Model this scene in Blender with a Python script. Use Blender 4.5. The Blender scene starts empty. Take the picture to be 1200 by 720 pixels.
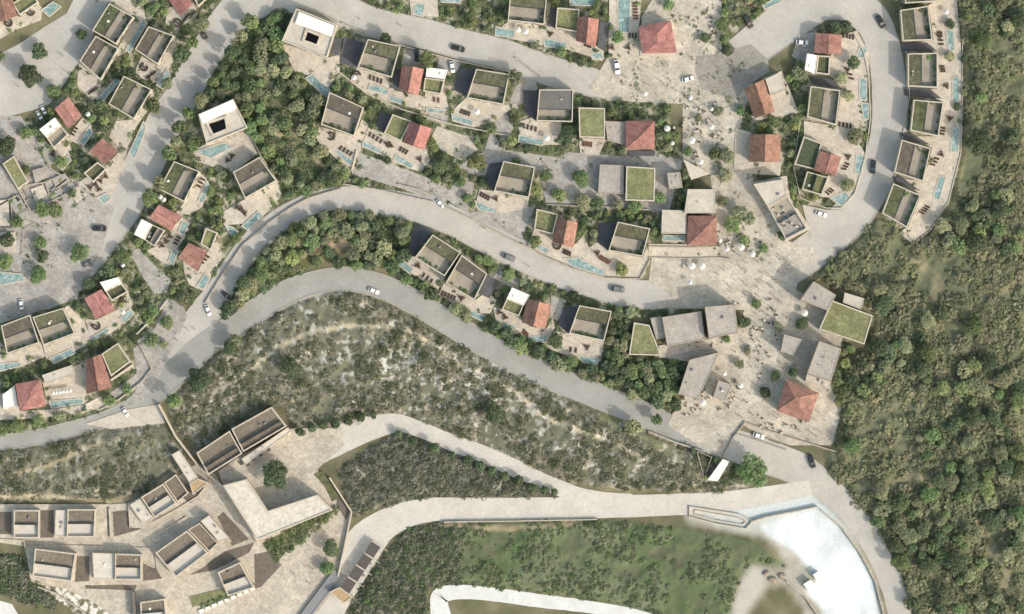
import bpy, bmesh, math, random
import numpy as np
from mathutils import Vector, Matrix

random.seed(7)
rng = np.random.default_rng(7)
sc = bpy.context.scene
COL = sc.collection

# ------------------------------------------------------------------ camera
S = 0.32                      # metres per photograph pixel at ground level
H = 1600.0                     # camera height
cam = bpy.data.cameras.new("camera")
cam_o = bpy.data.objects.new("camera", cam)
COL.objects.link(cam_o)
cam_o.location = (0, 0, H)
cam.sensor_fit = 'HORIZONTAL'
cam.sensor_width = 36
cam.lens = 36 * H / (1200 * S)
cam.clip_start = 1
cam.clip_end = 20000
sc.camera = cam_o

# ------------------------------------------------------------------ light
SUN_EL = math.radians(36)
SUN_DIR = Vector((0.80 * math.cos(SUN_EL), -0.60 * math.cos(SUN_EL), math.sin(SUN_EL)))
world = bpy.data.worlds.new("World")
sc.world = world
world.use_nodes = True
wn = world.node_tree.nodes
wl = world.node_tree.links
sky = wn.new("ShaderNodeTexSky")
sky.sky_type = 'NISHITA'
sky.sun_disc = False
sky.sun_elevation = SUN_EL
sky.sun_rotation = math.atan2(0.80, -0.60)
sky.dust_density = 4.0
sky.air_density = 2.2
sky.ozone_density = 0.5
wl.new(sky.outputs[0], wn["Background"].inputs[0])
wn["Background"].inputs[1].default_value = 0.15
sun = bpy.data.lights.new("sun", 'SUN')
sun.energy = 2.0
sun.angle = math.radians(0.5)
sun.color = (1.0, 0.965, 0.925)
sun_o = bpy.data.objects.new("sun", sun)
COL.objects.link(sun_o)
sun_o.rotation_euler = SUN_DIR.to_track_quat('Z', 'Y').to_euler()
sc.view_settings.view_transform = 'Standard'
sc.view_settings.look = 'None'
sc.view_settings.exposure = 0.59
sc.view_settings.gamma = 1.0
sc.view_settings.use_curve_mapping = False


# ------------------------------------------------------------------ basic helpers
def P(x, y, z=0.0):
    """photograph pixel seen at height z -> world point"""
    k = S * (H - z) / H
    return Vector(((x - 600) * k, (360 - y) * k, z))


def raster(poly, shape=(720, 1200)):
    """boolean mask of a polygon in photograph pixels"""
    h, w = shape
    m = np.zeros((h, w), bool)
    xs = [p[0] for p in poly]
    ys = [p[1] for p in poly]
    x0, x1 = max(0, int(min(xs)) - 1), min(w, int(max(xs)) + 2)
    y0, y1 = max(0, int(min(ys)) - 1), min(h, int(max(ys)) + 2)
    if x1 <= x0 or y1 <= y0:
        return m
    X, Y = np.meshgrid(np.arange(x0, x1) + .5, np.arange(y0, y1) + .5)
    c = np.zeros(X.shape, bool)
    n = len(poly)
    for i in range(n):
        ax, ay = poly[i][0], poly[i][1]
        bx, by = poly[(i + 1) % n][0], poly[(i + 1) % n][1]
        if ay == by:
            continue
        t = (ay > Y) != (by > Y)
        c ^= t & (X < (bx - ax) * (Y - ay) / (by - ay) + ax)
    m[y0:y1, x0:x1] = c
    return m


def blur(a, r, n=2):
    a = a.astype(np.float32)
    k = 2 * r + 1
    for _ in range(n):
        for ax in (0, 1):
            pad = [(0, 0), (0, 0)]
            pad[ax] = (r + 1, r)
            c = np.cumsum(np.pad(a, pad, mode='edge'), axis=ax)
            if ax == 0:
                a = (c[k:] - c[:-k]) / k
            else:
                a = (c[:, k:] - c[:, :-k]) / k
    return a


def vnoise(x, y, seed=0):
    """smooth value noise on arrays"""
    xi = np.floor(x).astype(np.int64)
    yi = np.floor(y).astype(np.int64)
    fx, fy = x - xi, y - yi
    fx = fx * fx * (3 - 2 * fx)
    fy = fy * fy * (3 - 2 * fy)

    def hsh(a, b):
        n = (a * 374761393 + b * 668265263 + seed * 144665) & 0x7fffffff
        n = ((n ^ (n >> 13)) * 1274126177) & 0x7fffffff
        return ((n ^ (n >> 16)) & 0xffff) / 65535.0
    return (hsh(xi, yi) * (1 - fx) + hsh(xi + 1, yi) * fx) * (1 - fy) + (hsh(xi, yi + 1) * (1 - fx) + hsh(xi + 1, yi + 1) * fx) * fy


def fbm(x, y, seed=0, octaves=4):
    v, a, t = 0, .5, 0
    for i in range(octaves):
        v = v + a * vnoise(x * 2 ** i, y * 2 ** i, seed + i * 17)
        t += a
        a *= .5
    return v / t


# ------------------------------------------------------------------ materials
MATS = {}


def mat(name, col, rough=0.85, var=0.18, scale=0.6, fine=0.12, fscale=6.0, bump=0.0, spec=0.3, col2=None, space='world', objvar=0.0, slab=0.0, wear=0.0):
    """noise-varied Principled material; var = broad mottling, fine = grain"""
    if name in MATS:
        return MATS[name]
    m = bpy.data.materials.new(name)
    m.use_nodes = True
    nt = m.node_tree
    N, L = nt.nodes, nt.links
    b = N["Principled BSDF"]
    b.inputs["Roughness"].default_value = rough
    b.inputs["Specular IOR Level"].default_value = spec
    if space == 'world':
        src = N.new("ShaderNodeNewGeometry").outputs["Position"]
    else:
        src = N.new("ShaderNodeTexCoord").outputs["Object"]
    n1 = N.new("ShaderNodeTexNoise")
    n1.inputs["Scale"].default_value = scale
    n1.inputs["Detail"].default_value = 5
    n1.inputs["Roughness"].default_value = 0.62
    L.new(src, n1.inputs["Vector"])
    n2 = N.new("ShaderNodeTexNoise")
    n2.inputs["Scale"].default_value = fscale
    n2.inputs["Detail"].default_value = 3
    L.new(src, n2.inputs["Vector"])
    r1 = N.new("ShaderNodeMapRange")
    r1.inputs[1].default_value, r1.inputs[2].default_value = 0.3, 0.7
    L.new(n1.outputs[0], r1.inputs[0])
    mx = N.new("ShaderNodeMix")
    mx.data_type = 'RGBA'
    c = np.array(col)
    ca = c * (1 - var)
    cb = np.array(col2) if col2 is not None else c * (1 + var)
    mx.inputs[6].default_value = (*ca, 1)
    mx.inputs[7].default_value = (*cb, 1)
    L.new(r1.outputs[0], mx.inputs[0])
    r2 = N.new("ShaderNodeMapRange")
    r2.inputs[1].default_value, r2.inputs[2].default_value = 0.25, 0.75
    r2.inputs[3].default_value, r2.inputs[4].default_value = 1 - fine, 1 + fine
    L.new(n2.outputs[0], r2.inputs[0])
    hs = N.new("ShaderNodeHueSaturation")
    L.new(mx.outputs[2], hs.inputs["Color"])
    if objvar:
        oi = N.new("ShaderNodeObjectInfo")
        r3 = N.new("ShaderNodeMapRange")
        r3.inputs[3].default_value, r3.inputs[4].default_value = 1 - objvar, 1 + objvar
        L.new(oi.outputs["Random"], r3.inputs[0])
        mu = N.new("ShaderNodeMath")
        mu.operation = 'MULTIPLY'
        L.new(r2.outputs[0], mu.inputs[0])
        L.new(r3.outputs[0], mu.inputs[1])
        L.new(mu.outputs[0], hs.inputs["Value"])
        r4 = N.new("ShaderNodeMapRange")
        r4.inputs[3].default_value, r4.inputs[4].default_value = 0.485, 0.53
        ml = N.new("ShaderNodeMath")
        ml.operation = 'FRACT'
        m7 = N.new("ShaderNodeMath")
        m7.operation = 'MULTIPLY'
        m7.inputs[1].default_value = 7.31
        L.new(oi.outputs["Random"], m7.inputs[0])
        L.new(m7.outputs[0], ml.inputs[0])
        L.new(ml.outputs[0], r4.inputs[0])
        L.new(r4.outputs[0], hs.inputs["Hue"])
    else:
        L.new(r2.outputs[0], hs.inputs["Value"])
    outc = hs.outputs[0]
    if slab:
        # paving slabs: each a little different in tone, with thin dirty joints
        bk = N.new("ShaderNodeTexBrick")
        bk.inputs["Scale"].default_value = 1.0
        bk.inputs["Brick Width"].default_value = slab
        bk.inputs["Row Height"].default_value = slab * .62
        bk.inputs["Mortar Size"].default_value = .05
        bk.inputs["Color1"].default_value = (.90, .90, .90, 1)
        bk.inputs["Color2"].default_value = (1.06, 1.05, 1.04, 1)
        bk.inputs["Mortar"].default_value = (.84, .83, .81, 1)
        mp = N.new("ShaderNodeMapping")
        mp.inputs["Rotation"].default_value = (0, 0, .42)
        L.new(src, mp.inputs["Vector"])
        L.new(mp.outputs[0], bk.inputs["Vector"])
        mm = N.new("ShaderNodeMix")
        mm.data_type = 'RGBA'
        mm.blend_type = 'MULTIPLY'
        mm.inputs[0].default_value = 1.0
        L.new(outc, mm.inputs[6])
        L.new(bk.outputs[0], mm.inputs[7])
        outc = mm.outputs[2]
    if wear:
        # stains, patches and repairs with their own outlines
        vo = N.new("ShaderNodeTexVoronoi")
        vo.inputs["Scale"].default_value = .11
        wv = N.new("ShaderNodeTexNoise")
        wv.inputs["Scale"].default_value = .35
        wv.inputs["Detail"].default_value = 6
        wv.inputs["Distortion"].default_value = 2.5
        L.new(src, wv.inputs["Vector"])
        L.new(src, vo.inputs["Vector"])
        sx = N.new("ShaderNodeSeparateColor")
        L.new(vo.outputs["Color"], sx.inputs[0])
        r5 = N.new("ShaderNodeMapRange")
        r5.inputs[1].default_value, r5.inputs[2].default_value = .35, .65
        r5.inputs[3].default_value, r5.inputs[4].default_value = 1 - wear, 1 + wear * .4
        L.new(wv.outputs[0], r5.inputs[0])
        r6 = N.new("ShaderNodeMapRange")
        r6.inputs[3].default_value, r6.inputs[4].default_value = 1 - wear * .45, 1 + wear * .25
        L.new(sx.outputs[0], r6.inputs[0])
        mu2 = N.new("ShaderNodeMath")
        mu2.operation = 'MULTIPLY'
        L.new(r5.outputs[0], mu2.inputs[0])
        L.new(r6.outputs[0], mu2.inputs[1])
        mm = N.new("ShaderNodeMix")
        mm.data_type = 'RGBA'
        mm.blend_type = 'MULTIPLY'
        mm.inputs[0].default_value = 1.0
        cx = N.new("ShaderNodeCombineColor")
        for i in range(3):
            L.new(mu2.outputs[0], cx.inputs[i])
        L.new(outc, mm.inputs[6])
        L.new(cx.outputs[0], mm.inputs[7])
        outc = mm.outputs[2]
    L.new(outc, b.inputs["Base Color"])
    if bump:
        bp = N.new("ShaderNodeBump")
        bp.inputs["Strength"].default_value = bump
        bp.inputs["Distance"].default_value = 0.1
        L.new(n2.outputs[0], bp.inputs["Height"])
        L.new(bp.outputs[0], b.inputs["Normal"])
    MATS[name] = m
    return m


def attr_mat(name, attr, fine=0.35, fscale=1.6, rocks=0.0):
    """material coloured by a vertex attribute (what grows or lies where) with natural grain"""
    m = bpy.data.materials.new(name)
    m.use_nodes = True
    N, L = m.node_tree.nodes, m.node_tree.links
    b = N["Principled BSDF"]
    b.inputs["Roughness"].default_value = 0.95
    b.inputs["Specular IOR Level"].default_value = 0.1
    a = N.new("ShaderNodeAttribute")
    a.attribute_name = attr
    g = N.new("ShaderNodeNewGeometry")
    n1 = N.new("ShaderNodeTexNoise")
    n1.inputs["Scale"].default_value = fscale
    n1.inputs["Detail"].default_value = 6
    n1.inputs["Roughness"].default_value = 0.7
    L.new(g.outputs["Position"], n1.inputs["Vector"])
    r = N.new("ShaderNodeMapRange")
    r.inputs[1].default_value, r.inputs[2].default_value = 0.28, 0.72
    r.inputs[3].default_value, r.inputs[4].default_value = 1 - fine, 1 + fine
    L.new(n1.outputs[0], r.inputs[0])
    hs = N.new("ShaderNodeHueSaturation")
    L.new(a.outputs["Color"], hs.inputs["Color"])
    L.new(r.outputs[0], hs.inputs["Value"])
    L.new(hs.outputs[0], b.inputs["Base Color"])
    bp = N.new("ShaderNodeBump")
    bp.inputs["Strength"].default_value = 0.5
    bp.inputs["Distance"].default_value = 0.3
    L.new(n1.outputs[0], bp.inputs["Height"])
    L.new(bp.outputs[0], b.inputs["Normal"])
    return m


M_ROAD = mat("pale_concrete_road", (.405, .382, .348), var=.10, scale=.09, fine=.05, fscale=1.2, wear=.07)
M_ROADG = mat("grey_asphalt_road", (.285, .28, .26), var=.12, scale=.08, fine=.06, fscale=1.2, wear=.07)
M_ROADW = mat("white_limestone_road", (.49, .46, .415), var=.09, scale=.12, fine=.08, fscale=1.5, wear=.09)
M_TRACK = mat("chalk_track", (.54, .545, .53), var=.12, scale=.2, fine=.08, fscale=2)
M_SAND = mat("sandy_paving", (.46, .42, .352), var=.2, scale=.13, fine=.10, fscale=1.4, slab=1.7, wear=.2)
M_PAVE = mat("grey_paving", (.355, .335, .31), var=.16, scale=.2, fine=.10, fscale=1.3, slab=1.9, wear=.2)
M_SHADEPAVE = mat("brown_shade_paving", (.275, .255, .225), var=.18, scale=.08, fine=.08, fscale=1.0, wear=.2)  # darker brown that paints a soft shade onto the square
M_SLATE = mat("slate_and_shade", (.085, .085, .095), var=.25, scale=.3, fine=.12, fscale=2)
M_KERB = mat("kerb_stone", (.34, .32, .29), var=.15, scale=.5, fine=.1)
M_TERR = mat("terrace_stone", (.49, .44, .37), var=.12, scale=.3, fine=.08, fscale=1.6, slab=1.4, wear=.14)
M_RTERR = mat("resort_stone", (.46, .415, .345), var=.14, scale=.25, fine=.10, fscale=1.6, slab=1.5, wear=.2)
M_WALL = mat("cream_render", (.45, .41, .34), var=.07, scale=.4, fine=.05, fscale=3)
M_STONEW = mat("retaining_stone", (.36, .32, .265), var=.25, scale=.8, fine=.2, fscale=3)
M_RWALL = mat("resort_render", (.47, .415, .34), var=.1, scale=.4, fine=.08, fscale=3, wear=.12)
M_TAUPEW = mat("taupe_render", (.33, .29, .24), var=.10, scale=.4, fine=.08, fscale=3)
M_OLIVE = mat("sedum_olive", (.105, .103, .062), var=.25, scale=.3, fine=.22, fscale=2.2, bump=.4, wear=.35)
M_MOSS = mat("sedum_moss", (.088, .10, .05), var=.28, scale=.3, fine=.22, fscale=2.2, bump=.4, wear=.35)
M_BROWNR = mat("sedum_brown", (.115, .10, .08), var=.2, scale=.3, fine=.18, fscale=2.2, bump=.4, wear=.3)
M_SLATER = mat("slate_gravel_roof", (.125, .12, .115), var=.16, scale=.25, fine=.12, fscale=2.2)
M_LAWN = mat("bright_sedum", (.185, .19, .095), var=.2, scale=.2, fine=.18, fscale=1.6, bump=.4, wear=.3)
M_PATIO = mat("patio_gravel", (.30, .265, .215), var=.16, scale=.3, fine=.12, fscale=2)
M_WHITE = mat("white_flat_roof", (.68, .655, .61), var=.05, scale=.3, fine=.05, fscale=2)
M_CREAM = mat("cream_stone_roof", (.45, .41, .35), var=.10, scale=.3, fine=.08, fscale=2, wear=.12)
M_TAUPE = mat("taupe_gravel_roof", (.335, .305, .275), var=.10, scale=.25, fine=.10, fscale=2, wear=.16)
M_RBROWN = mat("resort_brown_and_shade_roof", (.185, .155, .12), var=.16, scale=.3, fine=.12, fscale=2, wear=.2)
M_RWHITE = mat("resort_white_floor", (.50, .46, .40), var=.10, scale=.5, fine=.10, fscale=2.2)
M_TILE = mat("terracotta_tiles", (.30, .155, .13), var=.26, scale=.35, fine=.26, fscale=2.5, bump=.3, objvar=.2, wear=.26)
M_GLASS = mat("window_glass", (.03, .04, .05), rough=.08, var=.1, spec=.6)
M_WOOD = mat("dark_timber", (.055, .036, .026), var=.2, scale=2, fine=.15)
M_REDWOOD = mat("reddish_timber", (.12, .055, .04), var=.2, scale=2, fine=.15)
M_TAN = mat("tan_timber", (.36, .26, .16), var=.15, scale=1, fine=.12)
M_DARKP = mat("dark_canopy_cloth", (.085, .075, .07), var=.15, scale=1)
M_CANVAS = mat("white_canvas", (.58, .57, .55), var=.03, scale=1)
M_METAL = mat("grey_metal", (.20, .20, .205), rough=.45, var=.08, scale=2, spec=.5)
M_TRUNK = mat("tree_bark", (.10, .075, .05), var=.25, scale=2, space='object')
M_CHALK = mat("white_chalk_ground", (.86, .885, .89), var=.06, scale=.1, fine=.05, fscale=1.5)
M_CHALKG = mat("grey_chalk_ground", (.50, .51, .49), var=.2, scale=.2, fine=.15, fscale=1.5)
M_LEAF = mat("foliage_green", (.108, .140, .064), var=.35, scale=1.2, fine=.25, fscale=5, space="object", objvar=.34, rough=.7)
M_LEAFD = mat("foliage_dark", (.068, .090, .050), var=.35, scale=1.2, fine=.25, fscale=5, space="object", objvar=.32, rough=.7)
M_LEAFO = mat("foliage_olive", (.158, .166, .102), var=.32, scale=1.2, fine=.25, fscale=5, space="object", objvar=.3, rough=.75)
M_LEAFY = mat("foliage_yellowgreen", (.155, .178, .078), var=.32, scale=1.2, fine=.25, fscale=5, space="object", objvar=.3, rough=.75)
M_TYRE = mat("tyre_rubber", (.02, .02, .02), var=.1)
M_RIM = mat("wheel_alloy", (.45, .45, .46), rough=.3, var=.05, spec=.6)
M_LAMP = mat("lamp_glass", (.75, .75, .7), rough=.15, var=.03, spec=.6)
M_TAIL = mat("tail_glass", (.35, .02, .02), rough=.2, var=.05, spec=.5)
CARM = {'black': mat("black_car_paint", (.018, .018, .02), rough=.25, var=.05, spec=.5),
        'white': mat("white_car_paint", (.80, .80, .79), rough=.25, var=.02, spec=.5),
        'silver': mat("grey_car_paint", (.16, .165, .17), rough=.3, var=.05, spec=.5),
        'brown': mat("dark_brown_car_paint", (.05, .035, .03), rough=.3, var=.05, spec=.5)}


def leafy(m):
    """let some sunlight through the leaves"""
    N, L = m.node_tree.nodes, m.node_tree.links
    b, out = N["Principled BSDF"], N["Material Output"]
    src = b.inputs["Base Color"].links[0].from_socket
    t = N.new("ShaderNodeBsdfTranslucent")
    L.new(src, t.inputs["Color"])
    g = N.new("ShaderNodeHueSaturation")
    g.inputs["Value"].default_value = 1.15
    L.new(src, g.inputs["Color"])
    L.new(g.outputs[0], t.inputs["Color"])
    mx = N.new("ShaderNodeAddShader")
    L.new(b.outputs[0], mx.inputs[0])
    L.new(t.outputs[0], mx.inputs[1])
    L.new(mx.outputs[0], out.inputs["Surface"])


for m_ in (M_LEAF, M_LEAFD, M_LEAFO, M_LEAFY):
    leafy(m_)


def water_mat():
    m = bpy.data.materials.new("pool_water")
    m.use_nodes = True
    N, L = m.node_tree.nodes, m.node_tree.links
    b = N["Principled BSDF"]
    b.inputs["Roughness"].default_value = 0.12
    g = N.new("ShaderNodeNewGeometry")
    n = N.new("ShaderNodeTexNoise")
    n.inputs["Scale"].default_value = 0.55
    n.inputs["Detail"].default_value = 4
    n.inputs["Distortion"].default_value = 1.5
    L.new(g.outputs["Position"], n.inputs["Vector"])
    cr = N.new("ShaderNodeValToRGB")
    e = cr.color_ramp.elements
    e[0].position, e[0].color = .30, (.13, .21, .205, 1)
    e[1].position, e[1].color = .70, (.40, .46, .43, 1)
    x = cr.color_ramp.elements.new(.5)
    x.color = (.20, .29, .28, 1)
    L.new(n.outputs[0], cr.inputs[0])
    L.new(cr.outputs[0], b.inputs["Base Color"])
    return m


M_WATER = water_mat()


# ------------------------------------------------------------------ mesh builder
class MB:
    def __init__(self):
        self.v, self.f, self.mi = [], [], []

    def face(self, pts, mi=0):
        k = len(self.v)
        self.v += [tuple(p) for p in pts]
        self.f.append(list(range(k, k + len(pts))))
        self.mi.append(mi)

    def prism(self, poly, z0, z1, mi=0, bottom=False):
        """vertical prism over world xy polygon (any winding)"""
        a = sum(poly[i][0] * poly[(i + 1) % len(poly)][1] - poly[(i + 1) % len(poly)][0] * poly[i][1] for i in range(len(poly)))
        if a < 0:
            poly = poly[::-1]
        n = len(poly)
        k = len(self.v)
        self.v += [(p[0], p[1], z0) for p in poly] + [(p[0], p[1], z1) for p in poly]
        for i in range(n):
            j = (i + 1) % n
            self.f.append([k + i, k + j, k + n + j, k + n + i])
            self.mi.append(mi)
        self.f.append([k + n + i for i in range(n)])
        self.mi.append(mi)
        if bottom:
            self.f.append([k + i for i in range(n)][::-1])
            self.mi.append(mi)
        return self

    def box(self, cx, cy, cz, sx, sy, sz, rot=0.0, mi=0):
        c, s = math.cos(rot), math.sin(rot)
        q = [(cx + c * x - s * y, cy + s * x + c * y) for x, y in ((-sx / 2, -sy / 2), (sx / 2, -sy / 2), (sx / 2, sy / 2), (-sx / 2, sy / 2))]
        return self.prism(q, cz - sz / 2, cz + sz / 2, mi, True)

    def ring(self, outer, inner, z0, z1, zi, mi=0):
        """wall shell: outer prism sides z0..z1, flat rim, inner sides down to zi"""
        a = sum(outer[i][0] * outer[(i + 1) % len(outer)][1] - outer[(i + 1) % len(outer)][0] * outer[i][1] for i in range(len(outer)))
        if a < 0:
            outer, inner = outer[::-1], inner[::-1]
        n = len(outer)
        for i in range(n):
            j = (i + 1) % n
            o0, o1, i0, i1 = outer[i], outer[j], inner[i], inner[j]
            self.face([(o0[0], o0[1], z0), (o1[0], o1[1], z0), (o1[0], o1[1], z1), (o0[0], o0[1], z1)], mi)
            self.face([(o0[0], o0[1], z1), (o1[0], o1[1], z1), (i1[0], i1[1], z1), (i0[0], i0[1], z1)], mi)
            self.face([(i0[0], i0[1], z1), (i1[0], i1[1], z1), (i1[0], i1[1], zi), (i0[0], i0[1], zi)], mi)
        return self

    def tube(self, a, b, r0, r1, n=6, mi=0, cap=True):
        a, b = Vector(a), Vector(b)
        d = (b - a).normalized()
        u = d.orthogonal().normalized()
        w = d.cross(u)
        k = len(self.v)
        for p, r in ((a, r0), (b, r1)):
            for i in range(n):
                t = 2 * math.pi * i / n
                self.v.append(tuple(p + (u * math.cos(t) + w * math.sin(t)) * r))
        for i in range(n):
            j = (i + 1) % n
            self.f.append([k + i, k + j, k + n + j, k + n + i])
            self.mi.append(mi)
        if cap:
            self.f.append([k + n + i for i in range(n)])
            self.mi.append(mi)
        return self

    def mesh(self, name, mats, origin=(0, 0, 0)):
        me = bpy.data.meshes.new(name)
        o = origin
        me.from_pydata([(v[0] - o[0], v[1] - o[1], v[2] - o[2]) for v in self.v], [], self.f)
        for m in (mats if isinstance(mats, (list, tuple)) else [mats]):
            me.materials.append(m)
        me.polygons.foreach_set("material_index", self.mi)
        me.update()
        return me


def put(name, me, parent=None, loc=(0, 0, 0), rotz=0.0):
    o = bpy.data.objects.new(name, me)
    COL.objects.link(o)
    o.location = loc
    o.rotation_euler = (0, 0, rotz)
    if parent is not None:
        o.parent = parent
    return o


def tag(o, label=None, cat=None, group=None, kind=None):
    if label:
        o["label"] = label
    if cat:
        o["category"] = cat
    if group:
        o["group"] = group
    if kind:
        o["kind"] = kind
    return o


def thing(name, label, cat, loc=(0, 0, 0), group=None, rotz=0.0):
    return tag(put(name, None, None, loc, rotz), label, cat, group)


def struct(name, me):
    return tag(put(name, me), None, None, None, 'structure')


def W(poly, z=0.0):
    return [tuple(P(x, y, z))[:2] for x, y in poly]


def inset(q, d):
    """inset a convex polygon in world xy by d metres"""
    n = len(q)
    a = sum(q[i][0] * q[(i + 1) % n][1] - q[(i + 1) % n][0] * q[i][1] for i in range(n))
    sg = 1 if a > 0 else -1
    lines = []
    for i in range(n):
        p0, p1 = q[i], q[(i + 1) % n]
        dx, dy = p1[0] - p0[0], p1[1] - p0[1]
        l = math.hypot(dx, dy) or 1e-6
        nx, ny = -dy / l * sg, dx / l * sg
        lines.append((p0[0] + nx * d, p0[1] + ny * d, dx, dy))
    out = []
    for i in range(n):
        x1, y1, dx1, dy1 = lines[i - 1]
        x2, y2, dx2, dy2 = lines[i]
        den = dx1 * dy2 - dy1 * dx2
        if abs(den) < 1e-9:
            out.append((x2, y2))
            continue
        t = ((x2 - x1) * dy2 - (y2 - y1) * dx2) / den
        out.append((x1 + dx1 * t, y1 + dy1 * t))
    return out


def lerp2(a, b, t):
    return (a[0] + (b[0] - a[0]) * t, a[1] + (b[1] - a[1]) * t)


# occupancy in photograph pixels: what the greenery has to keep off
OCC = np.zeros((720, 1200), bool)
ROADMASK = np.zeros((720, 1200), bool)
BUILT = np.zeros((720, 1200), bool)


def smooth(pts, n=6):
    """Catmull-Rom through polyline points (x, y, width)"""
    out = []
    p = [pts[0]] + list(pts) + [pts[-1]]
    for i in range(1, len(p) - 2):
        for k in range(n):
            t = k / n
            out.append(tuple(0.5 * ((2 * b) + (-a + c) * t + (2 * a - 5 * b + 4 * c - d) * t * t + (-a + 3 * b - 3 * c + d) * t ** 3)
                             for a, b, c, d in zip(p[i - 1], p[i], p[i + 1], p[i + 2])))
    out.append(tuple(pts[-1]))
    return out


def ribbon(pts):
    L, R = [], []
    for i, (x, y, w) in enumerate(pts):
        a = pts[max(0, i - 1)]
        b = pts[min(len(pts) - 1, i + 1)]
        dx, dy = b[0] - a[0], b[1] - a[1]
        l = math.hypot(dx, dy) or 1
        nx, ny = -dy / l, dx / l
        L.append((x + nx * w / 2, y + ny * w / 2))
        R.append((x - nx * w / 2, y - ny * w / 2))
    return L, R

# ------------------------------------------------------------------ roads, squares and paved ground (pixel polylines x, y, width)
ROADS = [
    (M_ROAD, True, [(330, -22, 46), (300, -4, 50), (262, 32, 40), (236, 72, 36), (216, 108, 38), (192, 146, 40), (176, 180, 42), (158, 212, 44), (142, 244, 44), (122, 272, 42), (100, 302, 40), (74, 330, 36), (40, 348, 30), (-20, 358, 30)]),
    (M_ROAD, True, [(300, -16, 34), (345, -2, 34), (395, 10, 36), (440, 28, 34), (490, 38, 34), (540, 52, 34), (590, 64, 34), (640, 82, 34), (690, 96, 32), (725, 102, 30)]),
    (M_ROAD, True, [(868, 66, 44), (896, 44, 46), (930, 20, 48), (962, 2, 44), (994, 4, 42), (1020, 22, 40), (1033, 48, 38), (1040, 82, 38), (1043, 120, 40), (1041, 158, 40), (1031, 194, 40), (1018, 224, 42), (998, 252, 44), (972, 278, 42), (944, 300, 42), (916, 318, 42)]),
    (M_ROAD, True, [(790, 344, 30), (760, 346, 32), (728, 342, 33), (690, 330, 34), (650, 316, 34), (610, 299, 34), (570, 279, 34), (532, 260, 33), (492, 245, 32), (450, 238, 30), (415, 233, 27), (385, 234, 25), (355, 243, 25), (322, 263, 27), (294, 288, 28), (272, 318, 28), (256, 344, 30), (240, 368, 36), (222, 398, 42), (206, 424, 44), (186, 450, 40)]),
    (M_ROADG, True, [(-20, 520, 16), (30, 515, 17), (80, 504, 17), (125, 491, 18), (165, 472, 24), (205, 436, 30), (240, 404, 30), (275, 382, 27), (305, 361, 27), (338, 342, 27), (370, 331, 26), (402, 327, 27), (430, 331, 27), (462, 342, 27), (495, 360, 27), (535, 384, 27), (570, 405, 27), (610, 426, 28), (655, 446, 28), (700, 464, 28), (745, 482, 28), (790, 502, 28), (830, 518, 28)]),
    (M_ROAD, True, [(820, 512, 30), (860, 522, 36), (900, 536, 38), (940, 552, 36), (972, 576, 30), (1000, 604, 27), (1024, 640, 26), (1042, 678, 26), (1052, 712, 26), (1058, 745, 26)]),
    (M_ROADW, False, [(318, 552, 30), (350, 534, 40), (388, 520, 34), (424, 505, 30), (464, 496, 22), (496, 505, 18), (535, 521, 20), (575, 536, 20), (612, 553, 20), (648, 569, 18), (690, 584, 20), (740, 590, 22)]),
    (M_ROADW, False, [(372, 735, 44), (390, 700, 42), (410, 668, 42), (428, 636, 46), (456, 612, 34), (500, 598, 28), (560, 597, 27), (640, 596, 26), (720, 594, 26), (800, 591, 25), (850, 588, 24), (905, 580, 22), (950, 572, 18)]),
    (M_TRACK, False, [(520, 735, 26), (515, 712, 22), (517, 698, 20), (540, 694, 17), (580, 697, 16), (630, 704, 16), (680, 710, 15), (740, 720, 14), (780, 732, 14)]),
]
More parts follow.
